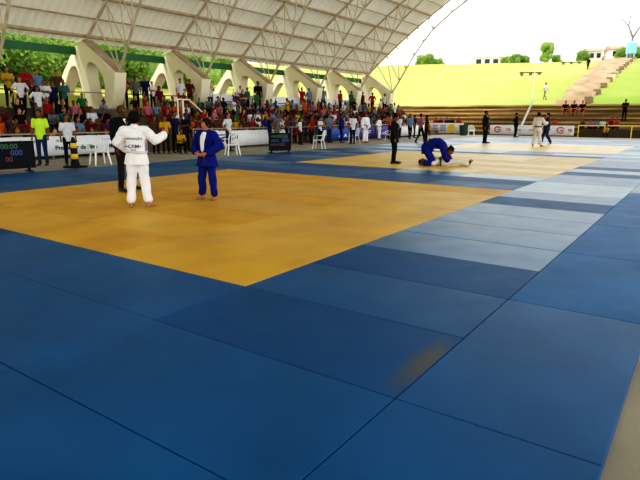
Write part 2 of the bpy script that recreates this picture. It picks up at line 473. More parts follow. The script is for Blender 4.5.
for i in range(-2, 6):
    yy = Y0+i*SP+.3
    r = empty('roof_truss', (0, yy, 0))
    tag(r, ('steel roof truss rising from the %s concrete pier' % ordn[i] if i >= 0 else 'steel roof truss overhead left of the nearest visible pier') + (' at the open end' if i == 5 else ''), 'truss', 'steel roof trusses')
    link('upper_chord', up_me, r); link('lower_chord', lo_me, r)
    for b_ in (brace_me if i >= -1 else brace_me[:40]): link('brace', b_, r)
    for b_ in knee: link('knee_brace', b_, r)
YE = Y0+5*SP+.75
YS = -26.0
for k in range(0, NN, 1):
    x, z = nodes[k]
    th = (.09, .17) if k % 2 == 0 else (.045, .07)
    bm = bmesh.new(); box(bm, (0, 0, 0), (th[0], YE-YS-.1, th[1]))
    o = link('roof_purlin', mesh_of(bm, 'purlin', purlin_m), loc=(x, (YE+YS)/2, z+.06+th[1]/2), rot=(0, -math.atan2(z-CZr, x-CXr)+PI/2, 0))
    nth = ['at the eave', 'just above the eave', 'third up from the eave', 'fourth up from the eave', 'fifth up from the eave', 'sixth up from the eave', 'seventh up from the eave', 'eighth up from the eave']
    tag(o, ('thick' if k % 2 == 0 else 'thin') + ' steel purlin under the roof sheets, ' + (nth[k] if k < 8 else 'high overhead'), 'purlin', 'steel purlins carrying the roof sheets')
# corrugated sheet
bm = bmesh.new()
aa = PI-a0+.45/Rr; prof = []
while True:
    x = CXr+Rr*math.cos(aa); z = CZr+Rr*math.sin(aa); 
    if x > 20.3: break
    prof.append((x, z, math.cos(aa), math.sin(aa))); aa -= 2.4/Rr
nY = int((YE-YS)/.1)
prev = None
for j in range(nY+1):
    yv = YS+(YE-YS)*j/nY
    off = .30+.028*(1 if (j//2) % 2 == 0 else -1)
    row = [bm.verts.new((x+cx_*off, yv, z+cz_*off)) for x, z, cx_, cz_ in prof]
    if prev:
        for a_, b_, c_, d_ in zip(prev, prev[1:], row[1:], row): bm.faces.new((a_, b_, c_, d_))
    prev = row
tag(link('ceiling', mesh_of(bm, 'roof_sheets', roof_m)), kind='structure')
bm = bmesh.new(); box(bm, (-26.72, (YE+YS)/2, 4.66), (.16, YE-YS-1, .36))
tag(link('eave_gutter', mesh_of(bm, 'gutter', green_m)), 'long green gutter beam under the roof eave behind the piers', 'gutter')

# ------------------------------------------------------------------ rails, barriers, banners
RY = (PI/2, 0, PI/2)
def railing(name, label, p0, p1, z, posts, m, r=.03, base=0, mid=True, zb=None):
    root = empty(name, (p0[0], p0[1], base))
    L_ = Vector((p1[0]-p0[0], p1[1]-p0[1], 0))
    for zz in ((z, z*.5) if mid else (z,)):
        bm = bmesh.new(); tube(bm, [(0, 0, zz), (L_.x, L_.y, zz)], [r, r], n=8); link('handrail' if zz == z else 'mid_rail', mesh_of(bm, 'rail', m, smooth=True), root)
    bm = bmesh.new(); tube(bm, [(0, 0, 0.0), (0, 0, z)], [r, r], n=8); pme = mesh_of(bm, 'post', m, smooth=True)
    for i in range(posts): link('post', pme, root, loc=L_*(i/(posts-1)))
    tag(root, label, 'railing'); return root
railing('metal_railing', 'dull metal railing on the platform at the top of the left bleachers', (-23.35+.9, 9), (-23.35+.9, 20), .78, 9, rail_m, .03, base=1.8-.36, mid=False) if False else None
railing('metal_railing', 'long dull railing behind the standing spectators before the piers', (-24.62, 6), (-24.62, 44), .78, 17, rail_m, .03, base=1.8, mid=False)
railing('crowd_railing', 'beige railing above the banners along the first row', (-19.12, 4), (-19.12, 15.0), .9, 6, rail_m, .028, base=FZ, mid=False)
railing('crowd_railing', 'beige railing above the banner with dark stripes, beyond the stair opening', (-19.12, 17.2), (-19.12, 26.2), .95, 6, rail_m, .028, base=FZ, mid=False)
railing('crowd_railing', 'beige railing above the purple banners on the left side', (-19.12, 26.6), (-19.12, 41), .98, 8, rail_m, .028, base=FZ, mid=False)
railing('yellow_railing', 'yellow railing in front of the far terraces at right', (-8.6, 47.2), (6, 47.2), .90, 9, rail_y, .04, base=FZ, mid=False)

bm = bmesh.new(); box(bm, (-1.3, 47.75, .26), (14.6, .14, .6), bev=.02)  # added panel, its colour stands for the dark void behind the railing
tag(link('void_panel_1', mesh_of(bm, 'dark_void_panel', mat('dark_void', srgb(70,58,36), .9))), kind='structure')
def banner(xy0, xy1, z0, z1, m, label, facing='x', curve=True):
    root_loc = ((xy0[0]+xy1[0])/2, (xy0[1]+xy1[1])/2, 0)
    root = empty('banner', root_loc)
    ln = math.hypot(xy1[0]-xy0[0], xy1[1]-xy0[1]); n = 24
    bm = bmesh.new(); pr = None
    for i in range(n+1):
        t = (i/n-.5)*ln; wv = .012*math.sin(i*1.3)
        p = [(wv, t, z0), (wv+.008, t, (z0+z1)/2), (wv*.4, t, z1-.01*abs(math.sin(i*.8)))] if facing == 'x' else [(t, -wv, z0), (t, -wv-.008, (z0+z1)/2), (t, -wv*.4, z1)]
        rw = [bm.verts.new(q) for q in p]
        if pr:
            for k in range(2): bm.faces.new((pr[k], pr[k+1], rw[k+1], rw[k]))
        pr = rw
    cl = link('cloth', mesh_of(bm, 'cloth', m, smooth=True), root)
    s = cl.modifiers.new('s', 'SOLIDIFY'); s.thickness = .006
    tag(root, label, 'banner'); return root, ln
def tx(root, s, size, m, t, z, facing='x', bold=0., sx=1., name='lettering'):
    if facing == 'x': return text(s, size, root, m, (.03, t, z), RY, bold=bold, sx=sx, name=name)
    return text(s, size, root, m, (t, -.03, z), (PI/2, 0, 0), bold=bold, sx=sx, name=name)
b1, _ = banner((-19.0, 6.6), (-19.0, 14.6), .1, .78, banner_w, 'long white banner with green lettering hung below the near crowd')
for t, s in ((.45, 'da Ministério'), (2.2, 'Supervisão')): tx(b1, s, .13, ink, t, .62, sx=1.1)
tx(b1, 'Professor da Silva', .22, ink_green, .85, .36, bold=.006, sx=1.05)
tx(b1, 'Ma', .24, ink_green, 2.3, .36, bold=.006, sx=1.2)
tx(b1, 'Supervisão', .13, ink, -.9, .62, sx=1.1)
bm = bmesh.new()
for a_ in range(20):
    a1, a2 = a_*.25, a_*.25+.27
    tube(bm, [(0, .16*math.cos(a1), .16*math.sin(a1)), (0, .16*math.cos(a2), .16*math.sin(a2))], [.025, .025], n=5)
link('round_emblem', mesh_of(bm, 'emblem', ink_red), b1, loc=(.03, -1.75, .42))
b2, _ = banner((-19.0, 17.2), (-19.0, 24.0), .06, .82, banner_w, 'white banner with dark swooping stripes and a purple emblem, in front of the middle crowd')
bm = bmesh.new()
for (t, z, lx, lz, an) in ((-2.0, .62, 1.3, .05, 0), (-1.6, .5, 1.5, .07, .18), (-1.5, .38, 1.7, .09, .12), (-1.3, .25, 1.3, .08, -.25), (-.9, .45, .7, .06, .5), (-2.3, .3, .7, .1, .2)):
    box(bm, (.02, t, z), (.012, lx, lz), rot=Matrix.Rotation(an, 3, 'X'))
link('swoosh_logo', mesh_of(bm, 'swoosh', ink), b2)
bm = bmesh.new()
for z in (.22, .32, .42, .52, .62, .7):
    box(bm, (.02, 2.1, z), (.012, .5, .035))
for t in (1.86, 2.34): box(bm, (.02, t, .46), (.012, .07, .56))
link('ladder_emblem', mesh_of(bm, 'ladder', ink_purple), b2)
for (ya, yb, m, l, s) in ((26.6, 28.0, banner_p, 'dark purple banner left of the blue one behind a white chair', ''), (28.05, 31.3, banner_b, 'blue banner with white figures between two purple banners', 'A A A'), (31.4, 33.4, banner_p, 'purple banner just right of the blue banner', ''), (33.5, 37.0, banner_p, 'long violet banner beside the white-dressed contestants', '')):
    bb, ln = banner((-18.98, ya), (-18.98, yb), .1, .86, m, l)
    if s: tx(bb, s, .3, banner_w, 0, .32, bold=.01, sx=2)
    else:
        bm = bmesh.new(); box(bm, (.02, 0, .5), (.01, ln*.5, .05), rot=Matrix.Rotation(.2, 3, 'X')); box(bm, (.02, .1, .4), (.01, ln*.4, .04), rot=Matrix.Rotation(.2, 3, 'X')); link('slanted_stripe', mesh_of(bm, 'st', banner_w), bb)
bb, _ = banner((-19.0, 37.4), (-19.0, 41.5), .1, .86, banner_w, 'plain white banner at the end of the left crowd')
# far end
by, _ = banner((-22.0, 46.4), (-17.6, 46.4), .1, .98, banner_w, 'white banner with two round yellow emblems at the far end', 'y')
for t in (-1.1, 1.1):
    bm = bmesh.new(); tube(bm, [(0, -.03, 0), (0, -.02, 0)], [.36, .36], n=20, cap=False); link('yellow_emblem', mesh_of(bm, 'em', banner_y), by, loc=(t, 0, .54))
    bm = bmesh.new()
    for z in (-.22, -.07, .08, .23): box(bm, (.7 if t < 0 else -.75, -.02, z), (.5, .012, .05))
    link('text_lines', mesh_of(bm, 'ln', ink_purple), by, loc=(t, 0, .54))
br, _ = banner((-15.3, 46.4), (-8.75, 46.4), .1, .86, banner_w, 'long white banner with red round logos at the far end', 'y')
for t in (-2.6, 1.0+1.3):
    bm = bmesh.new()
    for a_ in range(15):
        a1, a2 = .6+a_*.33, .6+a_*.33+.35
        tube(bm, [(.26*math.cos(a1), 0, .22*math.sin(a1)), (.26*math.cos(a2), 0, .22*math.sin(a2))], [.045, .045], n=5)
    box(bm, (.1, 0, -.02), (.3, .04, .06))
    link('red_logo', mesh_of(bm, 'lg', ink_red), br, loc=(t, -.04, .5))
for t, s in ((-1.75, 'CBJ'), (3.0, 'FJE')): tx(br, s, .26, ink_red, t, .5, 'y', bold=.006)
for t in (-.9, .1, 1.1): tx(br, 'Judô', .2, ink, t, .48, 'y')
# white cloth banners high behind the crowd
for (ya, yb, l) in ((23.0, 27.3, 'white cloth banner tied to the top railing before the third pier'), (28.9, 33.0, 'white cloth banner tied to the top railing before the fourth pier'), (34.4, 38.9, 'white cloth banner tied to the top railing before the fifth pier')):
    bb, ln = banner((-24.56, ya), (-24.56, yb), 2.05, 2.8, banner_w, l)
    bm = bmesh.new(); box(bm, (.02, 0, 2.36), (.01, ln*.55, .05)); box(bm, (.02, .1, 2.22), (.01, ln*.4, .04)); link('text_lines', mesh_of(bm, 'st', ink), bb)

# stair handrail at the opening between banners
r = empty('stair_handrail', (-19.3, 16.85, 0))
bm = bmesh.new(); tube(bm, [(0, 0, FZ), (0, 0, 2.15)], [.045]*2, n=8); link('post', mesh_of(bm, 'post', rail_w, smooth=True), r)
bm = bmesh.new(); tube(bm, [(0, -.3, FZ), (0, -.3, 2.18)], [.03, .03], n=8); link('post', mesh_of(bm, 'post', rail_w, smooth=True), r)
bm = bmesh.new(); tube(bm, [(0, -.35, 2.2), (0, .35, 2.2), (0, 1.1, 1.68)], [.035]*3, n=8); link('sloping_rail', mesh_of(bm, 'post', rail_w, smooth=True), r)
tag(r, 'tall pale painted handrail frame at the opening between the two white banners', 'handrail')

# ------------------------------------------------------------------ furniture & equipment
def chair_root(loc, rz, label):
    r = empty('plastic_chair', loc, rz)
    def part(nm, f):
        bm = bmesh.new(); f(bm); link(nm, mesh_of(bm, nm, white_pl, smooth=False), r)
    def seat(bm):
        box(bm, (0, 0, .43), (.44, .42, .03), bev=.012); box(bm, (0, .2, .405), (.42, .03, .06), bev=.01)
    part('seat', seat)
    def back(bm):
        Rx = Matrix.Rotation(-.2, 3, 'X').inverted()
        Rb = Matrix.Rotation(.2, 3, 'X')
        for x in (-.19, .19): tube(bm, [(x, -.19, .42), (x*1.05, -.25, .66), (x*.85, -.30, .84)], [(.028, .015)]*3, side=(1, 0, 0), n=8)
        tube(bm, [(-.17, -.3, .83), (-.08, -.32, .875), (.08, -.32, .875), (.17, -.3, .83)], [(.03, .014)]*4, n=8)
        for x in (-.1, -.035, .035, .1): tube(bm, [(x, -.2, .43), (x, -.28, .66), (x*.9, -.31, .85)], [(.02, .008)]*3, side=(1, 0, 0), n=6)
    part('backrest', back)
    for sx in (-1, 1):
        for sy in (-1, 1):
            part('leg', lambda bm: tube(bm, [(sx*.19, sy*.18, .42), (sx*.25, sy*.25, .02)], [(.035, .025), (.022, .016)], side=(1, 0, 0), n=8))
        part('armrest', lambda bm: tube(bm, [(sx*.2, -.26, .64), (sx*.26, -.05, .65), (sx*.26, .16, .63), (sx*.23, .2, .43)], [(.026, .012)]*4, side=(1, 0, 0), n=8))
    tag(r, label, 'chair', 'white plastic chairs beside the mats'); return r
chair_root((-15.75, 10.25, FZ), -PI/2-.2+PI, 'white plastic armchair in front of the green-lettered banner')
chair_root((-15.45, 15.9, FZ), -PI/2+2.6, 'white plastic armchair in front of the striped banner behind the blue judoka')
chair_root((-15.3, 21.6, FZ), PI/2+.3, 'white plastic armchair in front of the purple and blue banners')
chair_root((-17.4, 28.2, FZ), PI/2, 'white plastic armchair behind the spectator in white shirt and black trousers')
chair_root((-16.9, 31.8, FZ), PI/2-.3, 'white plastic armchair at the far end of the left side')
chair_root((-16.45, 45.2, FZ), 3.6, 'white plastic armchair beside the yellow emblem banner')

def scoreboard(loc, rz, w_, h_, label, full=True):
    r = empty('scoreboard', loc, rz)   # faces local -Y
    bm = bmesh.new(); box(bm, (0, 0, .1+h_/2), (w_, .12, h_), bev=.015); link('casing', mesh_of(bm, 'casing', black_m), r)
    bm = bmesh.new(); box(bm, (0, -.065, .1+h_/2), (w_-.1, .01, h_-.1)); link('screen', mesh_of(bm, 'screen', scr_m if full else scr_b), r)
    for s in (-1, 1):
        bm = bmesh.new(); box(bm, (s*w_*.4, 0, .02), (.08, .4, .04), bev=.01); box(bm, (s*w_*.4, 0, .07), (.05, .08, .1)); link('foot', mesh_of(bm, 'foot', black_m), r)
    R0 = (PI/2, 0, 0)
    if full:
        for (s, x, z, sz, m) in (('00:00', .12*w_, .82, .15, digit_g), ('VERDE', -.27*w_, .82, .09, digit_g), ('000', .22*w_, .60, .16, digit_b), ('AZUL', -.25*w_, .60, .11, digit_b), ('00', .1*w_, .38, .14, digit_r), ('BRANCO', -.22*w_, .38, .09, digit_r)):
            text(s, sz*1.3, r, m, (x, -.075, z*h_/.95+.06), R0, name='digits', bold=.003)
    else:
        for (z, x) in ((.75, 0), (.55, -.05), (.35, .05)): text('00 00', .11, r, digit_b, (x, -.075, z*h_), R0, name='digits')
    tag(r, label, 'scoreboard'); return r
# normal faces the camera
scoreboard((-15.5, 7.15, FZ), PI/2-.12, 1.7, .74, 'black electronic scoreboard with green and blue lines standing at the left edge')
scoreboard((-14.95, 18.25, FZ), PI/2-.5, .98, .74, 'dark blue scoreboard screen on the floor between banners')

r = empty('striped_bollard', (-15.5, 9.25, FZ))
bm = bmesh.new(); box(bm, (0, 0, .03), (.5, .5, .06), bev=.015); link('base', mesh_of(bm, 'base', black_m), r)
prof = [(0, .06, .15), (0, .2, .14), (0, .68, .115), (0, .78, .07)]
bm = bmesh.new(); tube(bm, [(0, 0, .05), (0, 0, .2), (0, 0, .75), (0, 0, .86)], [.14, .11, .08, .05], n=16); link('post', mesh_of(bm, 'post', black_m, smooth=True), r)
for z, q in ((.26, .112), (.58, .095)):
    bm = bmesh.new(); tube(bm, [(0, 0, z), (0, 0, z+.15)], [q, q-.012], n=16, cap=False); link('yellow_band', mesh_of(bm, 'band', yellow_m, smooth=True), r)
tag(r, 'black traffic post with yellow bands standing before the green-lettered banner', 'bollard')

r = empty('waste_bin', (-17.3, 45.6, FZ))
bm = bmesh.new(); tube(bm, [(0, 0, .02), (0, 0, .8)], [.28, .34], n=16, cap=False); link('bin_body', mesh_of(bm, 'bin', mat('bin_green', srgb(40,70,50), .6)), r)
bm = bmesh.new(); tube(bm, [(0, 0, .8), (0, 0, .86)], [.37, .34], n=16, cap=False); link('lid', mesh_of(bm, 'lid', black_m), r)
tag(r, 'dark green waste bin beside the yellow emblem banner at the far end', 'bin')

# ------------------------------------------------------------------ people
skins = [mat('skin_light', srgb(205,150,118), .6, .03, spec=.2), mat('skin_tan', srgb(172,116,82), .6, .03, spec=.2), mat('skin_brown', srgb(128,82,56), .6, .03, spec=.2), mat('skin_dark', srgb(88,56,40), .6, .03, spec=.2)]
hair_m = mat('hair_black', srgb(14,12,12), .7, .1, 30, spec=.15); hair_b = mat('hair_brown', srgb(60,38,26), .6, .1, 30)
shoe_m = mat('shoe_black', srgb(20,20,22), .4)
SH = {'red': srgb(190,30,38), 'white': srgb(226,226,232), 'green': srgb(40,140,60), 'yellow': srgb(225,190,40), 'teal': srgb(40,130,130),
      'black': srgb(28,28,32), 'dark blue': srgb(28,40,92), 'light blue': srgb(130,165,205), 'grey': srgb(130,130,132), 'maroon': srgb(110,28,40),
      'orange': srgb(220,105,40), 'purple': srgb(90,50,120), 'pink': srgb(215,130,150), 'brown': srgb(110,75,50), 'blue': srgb(30,60,160)}
SHM = {k: mat('shirt_'+k.replace(' ', '_'), tuple(c*(.8 if k == 'white' else .6) for c in v), .85, .08, 8, spec=.1) for k, v in SH.items()}
PT = {'blue jeans': srgb(50,70,110), 'black trousers': srgb(24,24,28), 'beige trousers': srgb(150,130,100), 'dark trousers': srgb(40,36,40), 'red shorts': srgb(190,40,30)}
PTM = {k: mat('pants_'+k.replace(' ', '_'), tuple(c*.6 for c in v), .85, .08, 8, spec=.1) for k, v in PT.items()}
SK, HR, TP, BT, SO = 0, 1, 2, 3, 4

def lerp(a, b, t): return Vector(a).lerp(Vector(b), t)
def base_joints(pose):
    J = dict(pel=V(0, 0, .92), neck=V(0, 0, 1.44), head=V(0, .02, 1.59))
    for s, S in ((-1, 'L'), (1, 'R')):
        J['sh'+S] = V(s*.175, 0, 1.385); J['hip'+S] = V(s*.085, 0, .90)
        J['kn'+S] = V(s*.10, .02, .49); J['an'+S] = V(s*.11, -.01, .08); J['toe'+S] = V(s*.13, .17, .03)
        J['el'+S] = V(s*.235, -.02, 1.12); J['wr'+S] = V(s*.24, .06, .87)
    if pose == 'hips':
        for s, S in ((-1, 'L'), (1, 'R')): J['el'+S] = V(s*.36, -.06, 1.14); J['wr'+S] = V(s*.19, .06, .98)
    if pose == 'crossed':
        for s, S in ((-1, 'L'), (1, 'R')): J['el'+S] = V(s*.24, .06, 1.13); J['wr'+S] = V(-s*.08, .19, 1.18)
    if pose == 'raise':
        J['elR'] = V(.28, .10, 1.55); J['wrR'] = V(.24, .16, 1.80)
    if pose == 'phone':
        for s, S in ((-1, 'L'), (1, 'R')): J['el'+S] = V(s*.22, .14, 1.16); J['wr'+S] = V(s*.05, .32, 1.38)
    if pose == 'walk':
        J['knR'] = V(.1, .16, .5); J['anR'] = V(.1, .22, .1); J['toeR'] = V(.11, .4, .04)
        J['knL'] = V(-.1, -.02, .5); J['anL'] = V(-.1, -.25, .12); J['toeL'] = V(-.1, -.1, .03)
        J['wrL'] = V(-.22, .22, .92); J['wrR'] = V(.22, -.15, .9)
    if pose.startswith('sit'):
        lean = {'sit_back': -.03, 'sit_fwd': .22, 'sit_lap': .06, 'sit_raise': .04, 'sit_chin': .2}[pose]
        J['pel'] = V(0, 0, .46); J['neck'] = V(0, lean, .97); J['head'] = V(0, lean+.05, 1.12)
        for s, S in ((-1, 'L'), (1, 'R')):
            J['hip'+S] = V(s*.09, .0, .44); J['kn'+S] = V(s*.14, .42, .47); J['an'+S] = V(s*.13, .40, .08); J['toe'+S] = V(s*.15, .56, .03)
            J['sh'+S] = V(s*.17, lean-.01, .92)
            J['el'+S] = V(s*.24, lean+.02, .66); J['wr'+S] = V(s*.12, lean+.24, .56)
            if pose == 'sit_fwd': J['el'+S] = V(s*.2, lean+.14, .66); J['wr'+S] = V(s*.04, lean+.36, .62)
            if pose == 'sit_back': J['el'+S] = V(s*.27, -.16, .68); J['wr'+S] = V(s*.24, .05, .5)
        if pose == 'sit_raise': J['elR'] = V(.26, .12, 1.08); J['wrR'] = V(.22, .16, 1.34)
        if pose == 'sit_chin': J['elR'] = V(.14, lean+.18, .66); J['wrR'] = V(.04, lean+.16, .92)
    return J

def crowd_mesh(pose, longhair=False, shorts=False, sleeves=.5, broad=1.0):
    J = base_joints(pose); bm = bmesh.new()
    P_, N_ = J['pel'], J['neck']
    side = V(1, 0, 0)
    ax = N_-P_
    fr = ax.normalized().cross(side)*-1
    def on(t, f=0): return P_+ax*t+V(0, 1, 0)*f
    tube(bm, [on(-.05)-(V(0, 0, .08) if pose[:3] != 'sit' else V(0, 0, 0)), on(.12), on(.35), on(.65), on(.88), on(.97)], [(.148*broad, .115), (.155*broad, .12), (.15*broad, .115), (.178*broad, .125), (.165*broad, .1), (.08, .07)], side=side, n=14, mi=TP, cap=False)
    if pose[:3] != 'sit': tube(bm, [on(-.08), on(.1)], [(.145*broad, .105), (.15, .11)], side=side, n=14, mi=BT)
    tube(bm, [on(.92), lerp(J['neck'], J['head'], .55)], [.055, .05], n=10, mi=SK)
    hd = J['head']
    ball(bm, hd, (.077, .096, .112), mi=SK, seg=16); ball(bm, hd+V(0, .095, -.01), (.014, .02, .02), mi=SK, seg=8); ball(bm, hd+V(0, .05, -.065), (.05, .045, .045), mi=SK, seg=10)
    ball(bm, hd+V(0, -.022, .035), (.086, .096, .098), mi=HR, seg=16)
    if longhair: tube(bm, [hd+V(0, -.07, .02), hd+V(0, -.10, -.1), hd+V(0, -.11, -.24)], [(.08, .05), (.085, .05), (.06, .03)], side=side, mi=HR)
    for S in 'LR':
        sh, el, wr = J['sh'+S], J['el'+S], J['wr'+S]
        cut = lerp(sh, el, min(1, sleeves*1.4))
        tube(bm, [sh, lerp(sh, el, .5)], [.066, .06], n=10, mi=TP)
        if sleeves >= 1: tube(bm, [lerp(sh, el, .4), el, lerp(el, wr, .9)], [.058, .052, .04], n=10, mi=TP)
        else: tube(bm, [lerp(sh, el, .3), cut], [.062, .06], n=10, mi=TP)
        tube(bm, [sh, el], [.046, .04], n=10, mi=SK); tube(bm, [el, wr], [.04, .028], n=10, mi=SK)
        d = (wr-el).normalized(); ball(bm, wr+d*.06, (.035, .035, .05), rot=d.to_track_quat('Z', 'Y').to_matrix(), mi=SK, seg=10)
        hp, kn, an, toe = J['hip'+S], J['kn'+S], J['an'+S], J['toe'+S]
        tube(bm, [hp, kn], [.092, .066], n=12, mi=BT)
        if shorts: tube(bm, [kn, an], [.055, .038], n=10, mi=SK)
        else: tube(bm, [kn, lerp(kn, an, .93)], [.066, .052], n=10, mi=BT)
        tube(bm, [an-V(0, .02, .02), toe], [(.042, .045), (.042, .028)], side=side, n=10, mi=SO)
    return remesh(bm, .024, 2, 'person')
_lib = {}
def lib(pose, lh, shorts, sl):
    k = (pose, lh, shorts, sl)
    if k not in _lib:
        me = crowd_mesh(*k)
        for m in (skins[1], hair_m, SHM['white'], PTM['blue jeans'], shoe_m): me.materials.append(m)
        _lib[k] = me
    return _lib[k]
def person(loc, rz, pose, shirt, pants, label, lh=False, shorts=False, sl=.5, skin=1, scale=1., group=None, hair=None):
    o = link('person', lib(pose, lh, shorts, sl), None, loc, (0, 0, rz)); o.scale = (scale,)*3
    for i, m in enumerate((skins[skin], hair or hair_m, SHM[shirt] if isinstance(shirt, str) else shirt, PTM[pants] if isinstance(pants, str) else pants, shoe_m)):
        o.material_slots[i].link = 'OBJECT'; o.material_slots[i].material = m
    tag(o, label, 'person', group); return o

rc = random.Random(5)
FACE = -PI/2   # local +Y -> world +X
rowname = ['first', 'second', 'third', 'fourth', 'fifth']
def bay(y):
    i = int((y-Y0+SP*.5)//SP)
    return i
def bayname(i):
    if i < 0: return 'left of the nearest pier'
    if i > 5: return 'past farthest pier'
    return 'before the %s pier' % ordn[i]
sitposes = ['sit_lap', 'sit_fwd', 'sit_back', 'sit_raise', 'sit_chin']; stposes = ['down', 'crossed', 'hips', 'phone', 'raise']
posn = {'sit_lap': 'hands on knees', 'sit_fwd': 'leaning forward', 'sit_back': 'leaning back', 'sit_raise': 'one arm raised', 'sit_chin': 'chin on hand', 'down': 'arms hanging', 'crossed': 'arms crossed', 'hips': 'hands on hips', 'phone': 'holding both hands up', 'raise': 'one arm raised'}
weights = ['red', 'white', 'white', 'black', 'dark blue', 'maroon', 'brown', 'grey', 'teal', 'yellow', 'green', 'light blue', 'orange', 'purple', 'pink', 'blue', 'black', 'brown', 'maroon']
used = {}
def uniq(l):
    used[l] = used.get(l, 0)+1
    return l
for k in range(5):
    zt = FZ if k == 0 else RH*k
    xk = RX0-.75-RD*k - .16
    y = 8.4+rc.random()*.4
    while y < 44:
        stp = .53+rc.random()*.13
        if y > 30: stp += .12
        y += stp
        if 15.0 < y < 17.0: continue          # stair opening
        if k <= 2 and 11.1 < y < 12.0: continue   # aisle with bare steps
        if k == 4 and y < 14.2: continue
        if rc.random() < .07: continue
        bi = bay(y)
        for _ in range(30):
            sh = rc.choice(weights); p = rc.choice(sitposes); key = (k, bi, sh, p)
            if key not in used: break
        used[key] = 1
        stand_ = k >= 3 and rc.random() < .12
        if stand_: p = rc.choice(stposes)
        lh = rc.random() < .35; short = rc.random() < .35
        l = '%sspectator in %s shirt, %s, %s row, %s' % ('standing ' if stand_ else '', sh, posn[p], rowname[k], bayname(bi))
        person((xk+(.45 if stand_ else 0)+rc.uniform(-.04, .04), y, zt-(0 if not stand_ else 0)-.0), FACE+rc.uniform(-.5, .35), p, sh, rc.choice(list(PT)), l, lh, short, .5, rc.choice([0, 1, 1, 2, 2, 3]), rc.uniform(.82, .94), 'seated crowd in the %s row' % rowname[k] if not stand_ else 'standing crowd', hair_m if rc.random() < .8 else hair_b)

def pix(px, X):     # world Y where the ray through column px (near the horizon) meets the plane X
    d = Rm @ cd((px, 118)); return d.y*X/d.x
# standing spectators on the platform (photo column, X, shirt, pants, pose, note)
PZ = 1.8
st = [(12, 'yellow', 'dark trousers', 'crossed', 1, .98), (23.5, 'white', 'black trousers', 'hips', 1, .93), (30, 'red', 'blue jeans', 'crossed', 2, 1.0), (41, 'light blue', 'dark trousers', 'down', 1, .96),
      (37.5, 'black', 'blue jeans', 'phone', 2, .85), (48, 'white', 'blue jeans', 'crossed', 2, .88), (55, 'dark blue', 'dark trousers', 'down', 2, .86), (60.5, 'brown', 'dark trousers', 'hips', 1, .97), (66, 'teal', 'dark trousers', 'crossed', 2, .92),
      (126, 'red', 'black trousers', 'hips', 2, 1.0), (137.5, 'grey', 'dark trousers', 'down', 2, .97), (147, 'dark blue', 'blue jeans', 'down', 1, 1.0), (154, 'white', 'black trousers', 'crossed', 0, .85),
      (182, 'white', 'red shorts', 'down', 1, 1.0), (191, 'maroon', 'dark trousers', 'hips', 2, 1.0), (211, 'white', 'blue jeans', 'phone', 1, .97), (241, 'white', 'dark trousers', 'crossed', 1, .9), (248, 'teal', 'dark trousers', 'down', 1, .85),
      (258.5, 'black', 'black trousers', 'down', 2, 1.1), (266, 'brown', 'dark trousers', 'crossed', 2, 1.05), (302, 'red', 'beige trousers', 'raise', 1, 1.0), (309, 'light blue', 'blue jeans', 'down', 1, .98), (319, 'teal', 'dark trousers', 'hips', 1, 1.2), (323, 'light blue', 'dark trousers', 'down', 1, 1.1),
      (340, 'red', 'dark trousers', 'down', 2, 1.), (351, 'green', 'dark trousers', 'crossed', 2, 1.), (362, 'maroon', 'dark trousers', 'down', 2, 1.), (372, 'red', 'black trousers', 'hips', 2, 1.), (384, 'white', 'black trousers', 'hips', 2, 1.)]
for n_, (px, sh, pt, ps, sk, sc) in enumerate(st):
    X = -24.15 if (sc > .94 or px > 100) else -23.05
    yy = pix(px, X)
    person((X, yy, PZ if X < -23.3 else RH*4), FACE+rc.uniform(-.5, .1)-.15, ps, sh, pt, '%s spectator in %s shirt, %s, top platform %s' % ('short' if sc < .9 else ('very tall' if sc > 1.04 else 'standing'), sh, posn[ps], bayname(bay(yy))), False, pt == 'red shorts', .5, sk, sc, 'people standing on the top platform')

